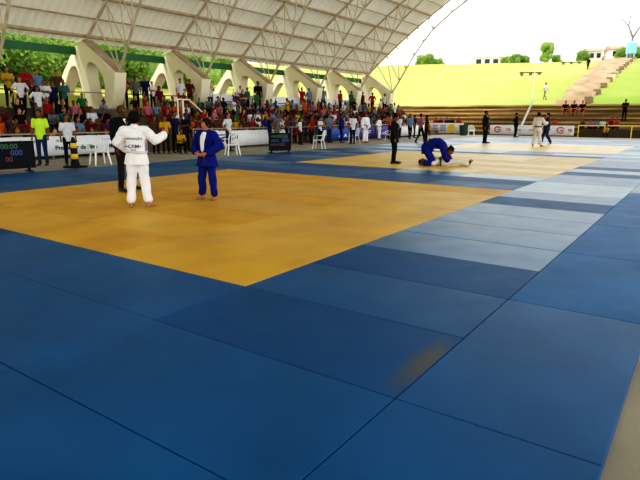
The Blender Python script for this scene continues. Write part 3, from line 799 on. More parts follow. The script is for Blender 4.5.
# people standing on the floor along the left side (ground pixel column, distance plane X)
def gpt(px, py, z=0.):
    d = Rm @ cd((px, py)); t = (z-H)/d.z; return (d.x*t, d.y*t)
neon = mat('vest_neon', srgb(190,235,40), .6, .05)
fl = [
 (70.5, 165.3, -.3, 'down', 'white', 'black trousers', 'young person in white shirt and black trousers leaning behind the striped bollard', .92, 2),
 (166.5, 154, -.6, 'crossed', 'yellow', 'dark trousers', 'person in yellow shirt standing at the stair opening', .9, 2),
 (156.5, 154, -.2, 'down', 'brown', 'black trousers', 'person in brown shirt left of the one in yellow at the stair opening', .9, 2),
 (187, 152, 0, 'crossed', 'black', 'dark trousers', 'person in black shirt right of the pale handrail frame', .97, 3),
 (176, 153, 0, 'down', 'dark blue', 'black trousers', 'tall person in dark blue shirt behind the one in yellow', 1.0, 2),
 (229, 151.5, .2, 'hips', 'white', 'blue jeans', 'person in white shirt and jeans standing before the striped banner', .98, 1),
 (300, 143.5, .2, 'down', 'white', 'dark trousers', 'child in white shirt beside the dark purple banner', .85, 2),
 (312, 143.0, .2, 'down', 'red', 'dark trousers', 'person in red shirt before the blue banner', .95, 2),
 (320, 142.5, 0, 'crossed', 'white', 'black trousers', 'person in white shirt with arms crossed before the blue banner', .88, 1),
 (277, 145.5, 0, 'down', 'grey', 'beige trousers', 'person in grey shirt behind the blue scoreboard screen', 1., 2),
 (287, 145.5, .5, 'hips', 'brown', 'dark trousers', 'person in brown shirt with hands on hips behind the blue scoreboard screen', .96, 2),
 (270, 147, .5, 'phone', 'dark blue', 'dark trousers', 'person in dark blue shirt holding both hands up near the blue scoreboard screen', .95, 2),
 (329, 141.5, 0, 'down', 'light blue', 'blue jeans', 'person in light blue shirt left of the blue-uniformed contestant', 1., 1),
 (352.5, 144.5, 2.6, 'down', 'white', 'black trousers', 'person in white shirt and black trousers beside the blue-uniformed contestant', 1., 2),
 (389, 139.5, .4, 'hips', 'orange', 'dark trousers', 'person in orange shirt behind the middle referee', 1., 2),
 (399, 138, -.5, 'walk', 'white', 'dark trousers', 'person in white shirt behind the middle referee', .95, 2),
 (409.5, 139.5, -.8, 'walk', 'light blue', 'dark trousers', 'person in light blue shirt walking right of the middle referee', 1.0, 2),
 (420, 143.5, 1.0, 'walk', 'pink', 'black trousers', 'person in pink shirt standing behind the grappling pair', 1.0, 2),
 (426, 142, -2.5, 'hips', 'maroon', 'black trousers', 'person in maroon shirt standing right behind the grappling pair', .95, 3),
 (414, 138, .4, 'down', 'black', 'dark trousers', 'person in black shirt at the end of the left crowd', .98, 2),
]
for (px, py, dr, ps, sh, pt, l, sc, sk) in fl:
    x, y_ = gpt(px, py, FZ)
    if x < -18.7: y_ *= 18.6/abs(x); x = -18.6
    person((x, y_, FZ), FACE+dr, ps, sh, pt, l, False, False, .5, sk, sc)
x, y_ = gpt(44, 165.5, FZ)
person((x, y_, FZ), FACE-.9, 'down', neon, 'blue jeans', 'steward in neon yellow vest and jeans beside the scoreboard at left', False, False, .5, 2, 1.0)
# the small yellow-shirted child sitting at the opening
person((-18.1, 15.5, FZ), FACE-.3, 'sit_fwd', 'yellow', 'black trousers', 'child in yellow shirt crouching at the stair opening', False, False, .5, 2, .8)
# row of extra heads: folk seated at floor level beyond the banners at far left side end
for i, px in enumerate((436, 441, 447, 452, 459)):
    d = Rm @ cd((px, 118)); yy = 47.6; xx = d.x*yy/d.y
    person((xx, yy, FZ), PI+.2, 'down', ['red', 'maroon', 'dark blue', 'black', 'red'][i], 'dark trousers', 'distant %s person in %s behind the yellow emblem banner' % (['first', 'second', 'third', 'fourth', 'last'][i], ['red', 'maroon', 'dark blue', 'black', 'bright red'][i]), False, False, .5, 2, .88)
# far terraces
dT = lambda k: (48.2+.9*(k-1)+.3, .37*k)
for px, sh, l in ((565, 'black', 'left person of three in black shirts sitting on the far terrace'), (573.5, 'black', 'middle person of three in black shirts sitting on the far terrace'), (582, 'black', 'right person of three in black shirts sitting on the far terrace')):
    yk = 51.9; d = Rm @ cd((px, 118)); person((d.x*yk/d.y, yk, .37*4+.02), PI, 'sit_fwd', 'black', 'red shorts', l, False, True, .5, 1, 1.12)
yk = 50.35; d = Rm @ cd((624, 118)); person((d.x*yk/d.y, yk, .37*3), PI-.3, 'crossed', 'black', 'black trousers', 'man in black standing on the far terrace at right', False, False, 1., 2, 1.06)
for px, sh, l, ps, sc in ((613, 'red', 'left person in a red shirt sitting behind the yellow railing', 'sit_lap', .95), (618, 'orange', 'person in orange-red shirt sitting right behind the yellow railing', 'sit_fwd', .95), (604, 'white', 'child in white sitting left of the two red shirts', 'sit_lap', .85), (592, 'pink', 'child in pink sitting behind the yellow railing', 'sit_chin', .8), (584, 'brown', 'child in brown sitting behind the yellow railing', 'sit_lap', .8), (597, 'light blue', 'child in light blue sitting behind the yellow railing', 'sit_lap', .8), (556, 'orange', 'person in orange sitting on the low terrace behind the red logo banner', 'sit_lap', .9)):
    yk = 49.0; d = Rm @ cd((px, 118)); person((d.x*yk/d.y, yk-.42+.2, -.0+.35), PI, ps, sh, 'dark trousers', l, False, False, .5, 2, sc)
d = Rm @ cd((608, 118)); yk = 46.6; person((d.x*yk/d.y, yk, FZ), PI, 'sit_fwd', 'yellow', 'dark trousers', 'child in yellow crouching before the yellow railing', False, False, .5, 2, .8)
# on the hill
d = Rm @ cd((543, 118)); yk = 60; xx = d.x*yk/d.y; person((xx, yk, hz(xx, yk)-.05), 1.2, 'walk', 'white', 'beige trousers', 'person in white walking on the grass hill', False, False, .5, 1, 1.0)
d = Rm @ cd((582.5, 118)); yk = 100; xx = d.x*yk/d.y; person((xx, yk, hz(xx, yk)+.25), 0.4, 'walk', 'black', 'black trousers', 'dark-dressed person climbing the hillside stairs', False, False, 1., 2, 1.1)

# ---- detailed figures
def hand(bm, wr, d, palmn, curl=.5, side=1, sc=1., mi=0):
    """palm + five fingers. d: hand direction, palmn: palm normal (towards the inside), side: +1 thumb along +s"""
    d = Vector(d).normalized(); pn = Vector(palmn); pn = (pn-d*pn.dot(d)).normalized(); s = d.cross(pn)*side
    tube(bm, [wr-d*.01, wr+d*.045*sc, wr+d*.085*sc], [(.027*sc, .018*sc), (.040*sc, .017*sc), (.040*sc, .014*sc)], side=s, n=10, mi=mi)
    for i, ln in enumerate((.070, .080, .074, .058)):
        b = wr+d*.085*sc+s*(.030-.020*i)*sc
        p = [b]; dd = d.copy()
        for seg in (.45, .32, .26):
            dd = (dd+pn*curl*.7).normalized(); p.append(p[-1]+dd*ln*seg*sc)
        tube(bm, p, [.0088*sc, .0085*sc, .0078*sc, .007*sc], side=s, n=8, mi=mi)
    b = wr+d*.03*sc+s*.034*sc
    tube(bm, [b, b+(d*.6+s*.7+pn*.25).normalized()*.035*sc, b+(d*.6+s*.7+pn*.25).normalized()*.035*sc+(d+pn*.4+s*.1).normalized()*.035*sc], [.012*sc, .0105*sc, .0085*sc], n=8, mi=mi)

def detailed(name_label, J, loc, rz, scale, outfit, skin, facedir=None, hands=None, voxel=.0085, bald=False, long_hair=False, tee=None, belt=None, jacket_open=False, cat='person', colors=None, text_back=False, hairy=0., skirt=1., hem=.28, lap=1.):
    """J in local space facing +Y. Head orientation facedir (local vector)."""
    side_sh = (J['shR']-J['shL']).normalized(); side_h = (J['hipR']-J['hipL']).normalized()
    P_, N_ = J['pel'], J['neck']; ax = N_-P_
    mid = J.get('mid', None)
    def on(t):
        if mid is None: return P_+ax*t
        return (P_*(1-t)*(1-t)+mid*2*t*(1-t)+N_*t*t)
    def sd(t): return side_h.lerp(side_sh, t).normalized()
    bm = bmesh.new()
    tube(bm, [on(-.04), on(.12), on(.38), on(.68), on(.88), on(.98)], [(.145, .10), (.15, .105), (.125, .09), (.155, .108), (.145, .08), (.06, .058)], side=side_sh, n=16)
    tube(bm, [on(.93), lerp(J['neck'], J['head'], .5)], [.058, .052], n=12)
    fd = Vector(facedir or (0, 1, 0)).normalized(); up = (J['head']-J['neck']).normalized(); up = (up+V(0, 0, .001)); up = (up-fd*up.dot(fd)).normalized(); rt = fd.cross(up)
    HM = Matrix((rt, fd, up)).transposed()
    hd = J['head']; h = lambda x, y, z: hd+HM@V(x, y, z)
    ball(bm, h(0, -.008, .012), (.074, .094, .098), rot=HM, seg=20)
    ball(bm, h(0, .022, -.045), (.056, .068, .066), rot=HM, seg=16)
    ball(bm, h(0, .058, -.092), (.024, .022, .018), rot=HM, seg=10)
    tube(bm, [h(0, .080, .022), h(0, .095, .0), h(0, .103, -.020)], [.008, .010, .014], side=rt, n=8)
    for s in (-1, 1):
        ball(bm, h(s*.078, -.012, -.005), (.010, .020, .032), rot=HM, seg=10)
        ball(bm, h(s*.031, .078, .033), (.022, .010, .008), rot=HM, seg=8)
        ball(bm, h(s*.040, .060, -.022), (.022, .022, .022), rot=HM, seg=8)
        ball(bm, h(s*.012, .094, -.022), (.009, .009, .008), rot=HM, seg=8)
    ball(bm, h(0, .084, -.050), (.024, .010, .006), rot=HM, seg=8); ball(bm, h(0, .082, -.060), (.020, .010, .006), rot=HM, seg=8)
    hands = hands or {}
    for S, s in (('L', -1), ('R', 1)):
        sh, el, wr = J['sh'+S], J['el'+S], J['wr'+S]
        tube(bm, [on(.86), sh], [.06, .058], n=10)
        tube(bm, [sh, lerp(sh, el, .4), el], [.056, .052, .040], n=12); tube(bm, [el, lerp(el, wr, .3), wr], [.040, .042, .026], n=12)
        hh = hands.get(S, {})
        hand(bm, wr, hh.get('d', (wr-el)), hh.get('pn', V(-s, 0, 0)), hh.get('curl', .45), hh.get('side', 1), hh.get('sc', 1.))
        hp, kn, an, toe = J['hip'+S], J['kn'+S], J['an'+S], J['toe'+S]
        tube(bm, [hp, lerp(hp, kn, .4), kn], [.088, .082, .055], n=14); tube(bm, [kn, lerp(kn, an, .3), an], [.054, .056, .036], n=14)
        fdv = (toe-an).normalized(); flat = V(fdv.x, fdv.y, 0).normalized() if J.get('flatfeet', True) else fdv
        if outfit != 'suit' or True:
            heel = an+V(0, 0, -.045)-flat*.035 if J.get('flatfeet', True) else an-flat*.02
            tube(bm, [heel, lerp(heel, toe, .5)+V(0, 0, .012), toe], [(.032, .032), (.038, .030), (.044, .018)], side=flat.cross(V(0, 0, 1)), n=10)
            for ti in range(5):
                sv = flat.cross(V(0, 0, 1))*s*-1
                b = toe+sv*(.036-.017*ti)*1.0
                tube(bm, [b, b+flat*(.035-.004*ti)], [.011 if ti == 0 else .008]*2, n=6)
    me = remesh(bm, voxel, 3, 'body'); me.materials.append(skin)
    body = link('person', me, None, loc, (0, 0, rz)); body.scale = (scale,)*3
    for p in me.polygons: p.material_index = 0
    # eyes
    bm = bmesh.new()
    for s in (-1, 1):
        ball(bm, h(s*.031, .074, .014), (.014, .012, .009), rot=HM, seg=10, mi=0)
        ball(bm, h(s*.031, .084, .014), (.006, .004, .006), rot=HM, seg=8, mi=1)
        box(bm, h(s*.031, .088, .036), (.034, .008, .007), rot=HM, mi=1)
    link('eyes', mesh_of(bm, 'eyes', mat('eye_white', srgb(220,215,205), .3), hair_m, smooth=True), body)
    bm = bmesh.new(); ball(bm, h(0, .0915, -.055), (.022, .006, .007), rot=HM, seg=8); link('mouth', mesh_of(bm, 'mouth', mat('lips', srgb(130,66,58), .5), smooth=True), body)
    # hair
    bm = bmesh.new()
    if bald:
        ball(bm, h(0, -.026, .012), (.0765, .080, .088), rot=HM, seg=20)
    else:
        ball(bm, h(0, -.026-hairy*.2, .032), (.088+hairy, .096+hairy, .096+hairy), rot=HM, seg=20)
        for i in range(16):
            a_ = random.uniform(0, 2*PI); rr = random.uniform(.02, .075)
            ball(bm, h(rr*math.cos(a_), -.03+rr*math.sin(a_), .09), (.03, .03, .03), rot=HM, seg=8)
        tube(bm, [h(0, -.07, .03), h(0, -.085, -.05)], [(.075, .04), (.06, .025)], side=rt, n=10)
    if long_hair: tube(bm, [h(0, -.1, .0), h(0, -.13, -.06), h(0, -.13, -.13)], [.035, .03, .012], n=10)
    me = remesh(bm, .012, 2, 'hair'); me.materials.append(hair_m)
    link('hair', me, body)
    top_m, bot_m = colors
    # trousers
    wide = outfit == 'gi'
    bm = bmesh.new()
    tube(bm, [on(.02)-V(0, 0, 0), on(.2)], [(.178, .135), (.165, .125)], side=side_h, n=16)
    for S in 'LR':
        hp, kn, an = J['hip'+S], J['kn'+S], J['an'+S]
        e = lerp(kn, an, .82 if wide else .97)
        tube(bm, [hp, lerp(hp, kn, .5), kn, lerp(kn, an, .45), e], [.104, .096, .082, .08, .082] if wide else [.102, .088, .070, .062, .058], n=14)
        fr_ = (e-kn).normalized()
    me = remesh(bm, .014, 2, 'trousers'); me.materials.append(bot_m); folds(me, .018 if wide else .007, 9)
    link('trousers', me, body)
    # jacket
    bm = bmesh.new()
    if outfit == 'gi':
        dn = (on(0)-on(.3)).normalized()
        thigh = lerp(J['hipL'], J['knL'], hem).lerp(lerp(J['hipR'], J['knR'], hem), .5)
        tube(bm, [thigh, on(.02), on(.16)], [(.222*skirt, .178*skirt), (.194*(1+(skirt-1)*.5), .154), (.176, .140)], side=side_sh, n=22, cap=False)
        tube(bm, [on(.08), on(.12), on(.2), on(.42), on(.7), on(.88), on(.96)], [(.15, .12), (.165, .13), (.165, .13), (.168, .132), (.19, .14), (.168, .108), (.09, .08)], side=side_sh, n=18)
        sl_end = .80
        for S in 'LR':
            sh, el, wr = J['sh'+S], J['el'+S], J['wr'+S]
            tube(bm, [on(.84), sh], [.095, .088], n=12)
            tube(bm, [sh, el], [.088, .082], n=12); tube(bm, [el, lerp(el, wr, sl_end)], [.082, .080], n=12)
    else:
        thigh = lerp(J['hipL'], J['knL'], .22).lerp(lerp(J['hipR'], J['knR'], .22), .5)
        tube(bm, [thigh, on(.02), on(.2), on(.42), on(.7), on(.88), on(.95)], [(.2, .15), (.19, .145), (.175, .135), (.17, .13), (.195, .142), (.18, .11), (.09, .08)], side=side_sh, n=18)
        for S in 'LR':
            sh, el, wr = J['sh'+S], J['el'+S], J['wr'+S]
            tube(bm, [on(.86), sh], [.085, .082], n=12)
            tube(bm, [sh, el], [.080, .066], n=12); tube(bm, [el, lerp(el, wr, .93)], [.064, .05], n=12)
    me = remesh(bm, .013, 3, 'jacket'); me.materials.append(top_m); folds(me, .018 if outfit == 'gi' else .007, 9)
    jk = link('jacket', me, body)
    # front direction of torso
    fr = side_sh.cross(-ax).normalized()
    if fr.dot(V(0, 1, 0)) < 0 and abs(ax.normalized().z) > .7: fr = -fr
    if tee is not None:   # shirt visible in the open V
        bm = bmesh.new()
        wv = .075 if outfit == 'gi' else .04
        q = [on(.96)+fr*.07, on(.82)+fr*.115, on(.6)+fr*.145, on(.22 if outfit == 'gi' else .5)+fr*(.145 if outfit == 'gi' else .142)]
        tube(bm, q, [(wv*.8, .02), (wv*1.0, .02), (wv*.9, .02), (wv*.9 if outfit == 'gi' else .008, .02)], side=side_sh, n=10)
        link('undershirt', mesh_of(bm, 'undershirt', tee, smooth=True), body)
        if outfit == 'suit':
            bm = bmesh.new(); tube(bm, [on(.93)+fr*.105, on(.8)+fr*.145, on(.55)+fr*.165], [(.014, .008), (.02, .008), (.026, .008)], side=side_sh, n=8); link('necktie', mesh_of(bm, 'necktie', black_m, smooth=True), body)
    if outfit == 'gi':   # thick lapels
        bm = bmesh.new()
        for s in (-1, 1):
            tube(bm, [on(.97)-fr*.07+side_sh*s*.03, on(.99)+side_sh*s*.075+fr*.02, on(.86)+side_sh*s*.075*lap+fr*.112, on(.6)+side_sh*s*.055*lap+fr*.152, on(.28)+side_sh*s*.02*(lap*4-3)+fr*.15, on(.05)-side_sh*s*.05*(2-lap)+fr*.16], [(.03, .014)]*6, side=side_sh, n=8)
        link('lapel', mesh_of(bm, 'lapel', top_m, smooth=True), jk)
    if belt is not None:
        bm = bmesh.new()
        c = on(.17); n_ = 26; ring = []
        axn = ax.normalized(); s2 = side_sh
        pts = [c+s2*math.cos(2*PI*i/n_)*.196+fr*math.sin(2*PI*i/n_)*.160+axn*.012*math.sin(2*PI*i/n_*2) for i in range(n_+1)]
        tube(bm, pts, [(.008, .024)]*(n_+1), n=8) if False else [tube(bm, [a_, b_], [(.024, .011)]*2, side=axn, n=8) for a_, b_ in zip(pts, pts[1:])]
        k0 = c+fr*.165; ball(bm, k0, (.032, .024, .026), seg=10)
        for s in (-1, 1): tube(bm, [k0, k0+s2*s*.05+V(0, 0, -.12)+fr*.02, k0+s2*s*.075+V(0, 0, -.27)+fr*.01], [(.02, .008)]*3, side=s2, n=8)
        link('belt', mesh_of(bm, 'belt', belt, smooth=True), body)
    if outfit == 'suit':
        for S in 'LR':
            an, toe = J['an'+S], J['toe'+S]; flat = V(toe.x-an.x, toe.y-an.y, 0).normalized()
            bm = bmesh.new(); heel = an+V(0, 0, -.042)-flat*.045
            tube(bm, [heel, lerp(heel, toe, .5)+V(0, 0, .018), toe+flat*.05+V(0, 0, .002)], [(.045, .042), (.05, .04), (.05, .028)], side=flat.cross(V(0, 0, 1)), n=12)
            link('shoe', mesh_of(bm, 'shoe', shoe_m, smooth=True), body)
        bm = bmesh.new()
        for s in (-1, 1): tube(bm, [on(.98)+side_sh*s*.06-fr*.03, on(.97)+side_sh*s*.07+fr*.06, on(.78)+side_sh*s*.06+fr*.145, on(.52)+side_sh*s*.012+fr*.15], [(.026, .010), (.03, .010), (.032, .010), (.012, .008)], side=side_sh, n=8)
        link('lapel', mesh_of(bm, 'lapel', top_m, smooth=True), jk)
    tag(body, name_label, cat)
    return body, jk, on, fr, side_sh

gi_w = mat('gi_white', srgb(244,242,246), .85, .04, 6, .5, 60, spec=.12)
gi_b = mat('gi_blue', srgb(18,32,122), .8, .08, 6, .5, 60, spec=.12)
gi_g = mat('gi_offwhite', srgb(214,208,198), .85, .05, 6, .5, 60, spec=.12)
suit_m = mat('suit_black', srgb(16,16,20), .7, .08, 8, spec=.12)
suit_g = mat('suit_trousers', srgb(34,30,30), .75, .08, 8, spec=.12)
belt_k = mat('belt_black', srgb(22,20,26), .7); belt_p = mat('belt_purple', srgb(50,30,60), .7); belt_w = mat('belt_pale', srgb(205,200,205), .7)
tee_w = mat('tee_white', srgb(225,225,225), .8, .03)

def ang_dir(dx, dy):  # rz so that local +Y points to (dx,dy)
    return math.atan2(dy, dx)-PI/2

# 1. contestant in white, seen from behind, right forearm lifted
J = base_joints('down')
J['knL'] = V(-.12, .03, .49); J['anL'] = V(-.15, -.0, .08); J['toeL'] = V(-.19, .16, .03)
J['knR'] = V(.11, .03, .49); J['anR'] = V(.15, .03, .08); J['toeR'] = V(.19, .19, .03)
J['elL'] = V(-.34, .06, 1.17); J['wrL'] = V(-.22, .25, 1.04)
J['elR'] = V(.33, .13, 1.20); J['wrR'] = V(.47, .30, 1.31)
J['head'] = V(.005, .05, 1.575)
loc = gpt(140, 207.5)
viewd = Vector((loc[0], loc[1], 0)).normalized()
rt_ = Vector((viewd.y, -viewd.x, 0))
fdir = viewd*1.0+rt_*.25
w1, jk, on, fr, ss = detailed('contestant in white judo uniform seen from behind with lettering on the back', J, (loc[0], loc[1], 0), ang_dir(fdir.x, fdir.y), .90, 'gi', skins[1], facedir=(.12, 1, -.05), hands={'R': dict(d=(.25, .1, 1), pn=(-.6, .5, 0), curl=.35, side=1), 'L': dict(d=(.5, .6, -.2), pn=(.3, -.2, -1), curl=.7)}, belt=belt_w, colors=(gi_w, gi_w), hairy=.022)
def backtext(s, size, t, off, m, sx=1., name='lettering'):
    p = on(t)-fr*off
    q = text(s, size, jk, m, p, (0, 0, 0), name=name, bold=.001, sx=sx)
    zax = -fr; up = V(0, 0, 1); up = (up-zax*up.dot(zax)).normalized(); xax = up.cross(zax)
    q.rotation_euler = Matrix((xax, up, zax)).transposed().to_euler()
    return q
backtext('ASSOCIAÇÃO', .045, .62, .152, ink, 1.15)
backtext('•CEM•', .085, .36, .150, ink, 1.15)
backtext('JUDÔ', .03, .24, .160, ink, 1.2)

# 2. contestant in blue, hands at the belt
J = base_joints('down')
for s, S in ((-1, 'L'), (1, 'R')):
    J['el'+S] = V(s*.33, -.03, 1.15); J['wr'+S] = V(s*.13, .22, 1.0)
    J['kn'+S] = V(s*.13, .03, .49); J['an'+S] = V(s*.16, 0, .08); J['toe'+S] = V(s*.20, .16, .03)
loc = gpt(209, 199.5); vd = Vector((loc[0], loc[1], 0)).normalized(); rt_ = Vector((vd.y, -vd.x, 0))
fdir = -vd*1.0-rt_*.75
detailed('contestant in blue judo uniform over a white shirt, gripping the belt', J, (loc[0], loc[1], 0), ang_dir(fdir.x, fdir.y), .835, 'gi', skins[1], hairy=.01, skirt=1.16, hem=.46, lap=1.5, facedir=(.15, 1, .02), hands={'R': dict(d=(-1, .3, -.2), pn=(0, -1, -.1), curl=.9), 'L': dict(d=(1, .3, -.2), pn=(0, -1, -.1), curl=.9)}, belt=belt_p, colors=(gi_b, gi_b), tee=tee_w)

# 3. near referee
J = base_joints('down')
J['anL'] = V(-.16, 0, .08); J['toeL'] = V(-.2, .16, .03); J['anR'] = V(.16, 0.02, .08); J['toeR'] = V(.22, .18, .03); J['knR'] = V(.13, .03, .5)
loc = gpt(127, 190.5); vd = Vector((loc[0], loc[1], 0)).normalized(); rt_ = Vector((vd.y, -vd.x, 0))
fdir = -vd*1.0+rt_*.9
detailed('bald referee in black suit standing behind the white-uniformed contestant', J, (loc[0], loc[1], 0), ang_dir(fdir.x, fdir.y), .99, 'suit', skins[3], bald=True, colors=(suit_m, suit_g), tee=tee_w, facedir=(-.1, 1, -.05))

# 4. middle referee
J = base_joints('down'); J['head'] = V(0, .05, 1.58)
loc = gpt(393.5, 163.5); vd = Vector((loc[0], loc[1], 0)).normalized(); rt_ = Vector((vd.y, -vd.x, 0)); fdir = rt_*1.0-vd*.2
detailed('referee in dark suit watching the grappling pair on the middle mat', J, (loc[0], loc[1], 0), ang_dir(fdir.x, fdir.y), .92, 'suit', skins[2], colors=(suit_m, suit_m), tee=tee_w, voxel=.012, facedir=(0, 1, -.3))
# 5. far referees
J = base_joints('down')
loc = gpt(484.5, 143.3); vd = Vector((loc[0], loc[1], 0)).normalized(); rt_ = Vector((vd.y, -vd.x, 0)); fdir = rt_*1.0-vd*.5
detailed('referee in black suit standing on the farthest mat left of the white banner', J, (loc[0], loc[1], 0), ang_dir(fdir.x, fdir.y), 1.08, 'suit', skins[2], colors=(suit_m, suit_m), tee=tee_w, voxel=.014)
J = base_joints('hips')
loc = gpt(515, 137.3); vd = Vector((loc[0], loc[1], 0)).normalized(); rt_ = Vector((vd.y, -vd.x, 0)); fdir = rt_*1.0+vd*.3
detailed('official in black holding a jacket before the red logo banner', J, (loc[0], loc[1], 0), ang_dir(fdir.x, fdir.y), 1.06, 'suit', skins[2], colors=(suit_m, suit_m), tee=tee_w, voxel=.014)
# 6. far contestants
J = base_joints('down'); J['elR'] = V(.3, .12, 1.15); J['wrR'] = V(.3, .34, 1.2); J['anL'] = V(-.2, -.05, .08); J['toeL'] = V(-.25, .1, .03); J['knL'] = V(-.15, .02, .49); J['anR'] = V(.2, .05, .08); J['toeR'] = V(.25, .22, .03)
loc = gpt(536.5, 146.6); vd = Vector((loc[0], loc[1], 0)).normalized(); rt_ = Vector((vd.y, -vd.x, 0)); fdir = vd*1.0+rt_*.5
detailed('far contestant in off-white uniform with dark belt seen from behind', J, (loc[0], loc[1], 0), ang_dir(fdir.x, fdir.y), 1.0, 'gi', skins[2], colors=(gi_g, gi_g), belt=belt_k, voxel=.014)
J = base_joints('walk')
loc = gpt(545.5, 144.8); vd = Vector((loc[0], loc[1], 0)).normalized(); rt_ = Vector((vd.y, -vd.x, 0)); fdir = -rt_*1.0-vd*.2
navy = mat('gi_navy', srgb(26,30,70), .8)
detailed('far contestant in dark blue uniform facing the off-white one', J, (loc[0], loc[1], 0), ang_dir(fdir.x, fdir.y), 1.0, 'gi', skins[1], colors=(navy, navy), belt=belt_k, voxel=.014)
# 7. contestants waiting at the left side
for px, py, c, l, dr, sc in ((341, 143.0, gi_b, 'waiting contestant in blue judo uniform before the blue banner', .5, 1.0), (365, 143.0, gi_w, 'waiting contestant in white judo uniform before the violet banner', -.4, 1.02), (379, 139.8, gi_w, 'second waiting contestant in white uniform left of the middle referee', .2, .9)):
    J = base_joints('down' if px != 379 else 'hips'); loc = gpt(px, py, FZ)
    x, y_ = loc
    if x < -18.5: y_ *= 18.4/abs(x); x = -18.4
    detailed(l, J, (x, y_, FZ), FACE+dr, sc, 'gi', skins[2], colors=(c, c), belt=belt_k, voxel=.014)

# 8. grappling pair. local frame: +Y = towards photo right, +X = towards camera
locp = gpt(434, 165.5); vd = Vector((locp[0], locp[1], 0)).normalized(); rt_ = Vector((vd.y, -vd.x, 0))
rzp = ang_dir(rt_.x, rt_.y)
J = dict(pel=V(0, -.24, .50), neck=V(.03, .30, .50), mid=V(0, .02, .78), head=V(.04, .43, .42), flatfeet=False)
J['hipL'] = V(-.1, -.27, .46); J['hipR'] = V(.1, -.27, .46)
J['knL'] = V(-.22, .02, .10); J['knR'] = V(.24, .0, .10)
J['anL'] = V(-.2, -.26, .07); J['anR'] = V(.2, -.28, .07); J['toeL'] = V(-.2, -.38, .05); J['toeR'] = V(.2, -.40, .05)
J['shL'] = V(-.16, .22, .50); J['shR'] = V(.19, .22, .50)
J['elL'] = V(-.28, .32, .28); J['wrL'] = V(-.12, .44, .2); J['elR'] = V(.30, .28, .26); J['wrR'] = V(.14, .36, .16)
detailed('kneeling contestant in blue uniform bent over the opponent on the middle mat', J, (locp[0], locp[1], 0), rzp, 1.10, 'gi', skins[2], facedir=(.1, .7, -.8), colors=(gi_b, gi_b), belt=belt_k, voxel=.012)
J = dict(pel=V(0, .42, .12), neck=V(-.02, -.12, .13), head=V(-.02, -.28, .13), flatfeet=False)
J['hipL'] = V(-.09, .46, .11); J['hipR'] = V(.09, .46, .11)
J['knL'] = V(-.14, .86, .13); J['knR'] = V(.08, .87, .15); J['anL'] = V(-.12, 1.24, .06); J['anR'] = V(.10, 1.26, .07); J['toeL'] = V(-.16, 1.32, .2); J['toeR'] = V(.14, 1.36, .2)
J['shL'] = V(-.18, -.05, .12); J['shR'] = V(.16, -.05, .12); J['elL'] = V(-.32, .14, .10); J['wrL'] = V(-.2, .3, .2); J['elR'] = V(.32, .10, .10); J['wrR'] = V(.22, .26, .2)
detailed('contestant in pale uniform lying pinned on the middle mat, feet to the right', J, (locp[0]-rt_.x*.12+vd.x*-.02, locp[1]-rt_.y*.12, 0), rzp, .92, 'gi', skins[2], facedir=(0, -.1, 1), colors=(gi_g, gi_g), belt=belt_k, voxel=.012)

# ------------------------------------------------------------------ trees, hill things
def tree_meshes(seed, R_, Hh, nleaf, ls, m):
    rr = random.Random(seed)
    bm = bmesh.new(); lobes = []
    for i in range(15):
        a_ = rr.uniform(0, 2*PI); q = rr.uniform(0, .62)*R_
        lobes.append((V(q*math.cos(a_), q*math.sin(a_), Hh*(.16+.66*rr.random())), R_*rr.uniform(.32, .52)))
    for c, r_ in lobes:
        q = bmesh.ops.create_icosphere(bm, subdivisions=2, radius=r_*.8)
        for v in q['verts']: v.co *= rr.uniform(.8, 1.1)
        bmesh.ops.translate(bm, verts=q['verts'], vec=c)
    for i in range(nleaf):
        c, r_ = rr.choice(lobes)
        d_ = V(rr.gauss(0, 1), rr.gauss(0, 1), rr.gauss(0, 1)).normalized()
        p = c+d_*r_*rr.uniform(.75, 1.12)
        n_ = (d_+V(rr.uniform(-1, 1), rr.uniform(-1, 1), rr.uniform(-.5, 1))*.8).normalized(); u = n_.orthogonal().normalized(); v_ = n_.cross(u)
        s = ls*rr.uniform(.6, 1.3)
        bm.faces.new([bm.verts.new(p+u*s), bm.verts.new(p+v_*s*.55), bm.verts.new(p-u*s), bm.verts.new(p-v_*s*.55)])
    me = bpy.data.meshes.new('foliage'); bm.to_mesh(me); bm.free(); me.materials.append(m)
    bm = bmesh.new(); tube(bm, [(0, 0, -.4), (.05, 0, Hh*.25), (0, .1, Hh*.5)], [R_*.09, R_*.07, R_*.04], n=8)
    for c, r_ in lobes[:5]: tube(bm, [(0, 0, Hh*.25), c], [R_*.045, R_*.02], n=6)
    tm = mesh_of(bm, 'trunk', trunk_m, smooth=True)
    return me, tm
TM = [tree_meshes(1, 2.6, 6.0, 5200, .15, leaf_m), tree_meshes(2, 2.3, 5.2, 5200, .15, leaf2_m), tree_meshes(3, 2.8, 5.4, 5200, .16, leaf_m)]
def tree(x, y, k, sc, label, grp='trees behind the bleachers', cat='tree'):
    r = empty('leafy_tree', (x, y, hz(x, y)), random.uniform(0, 6)); r.scale = (sc,)*3
    if y < 60: r.location.z -= .9
    link('foliage', TM[k][0], r); link('trunk', TM[k][1], r); tag(r, label, cat, grp)
i = 0
names = []
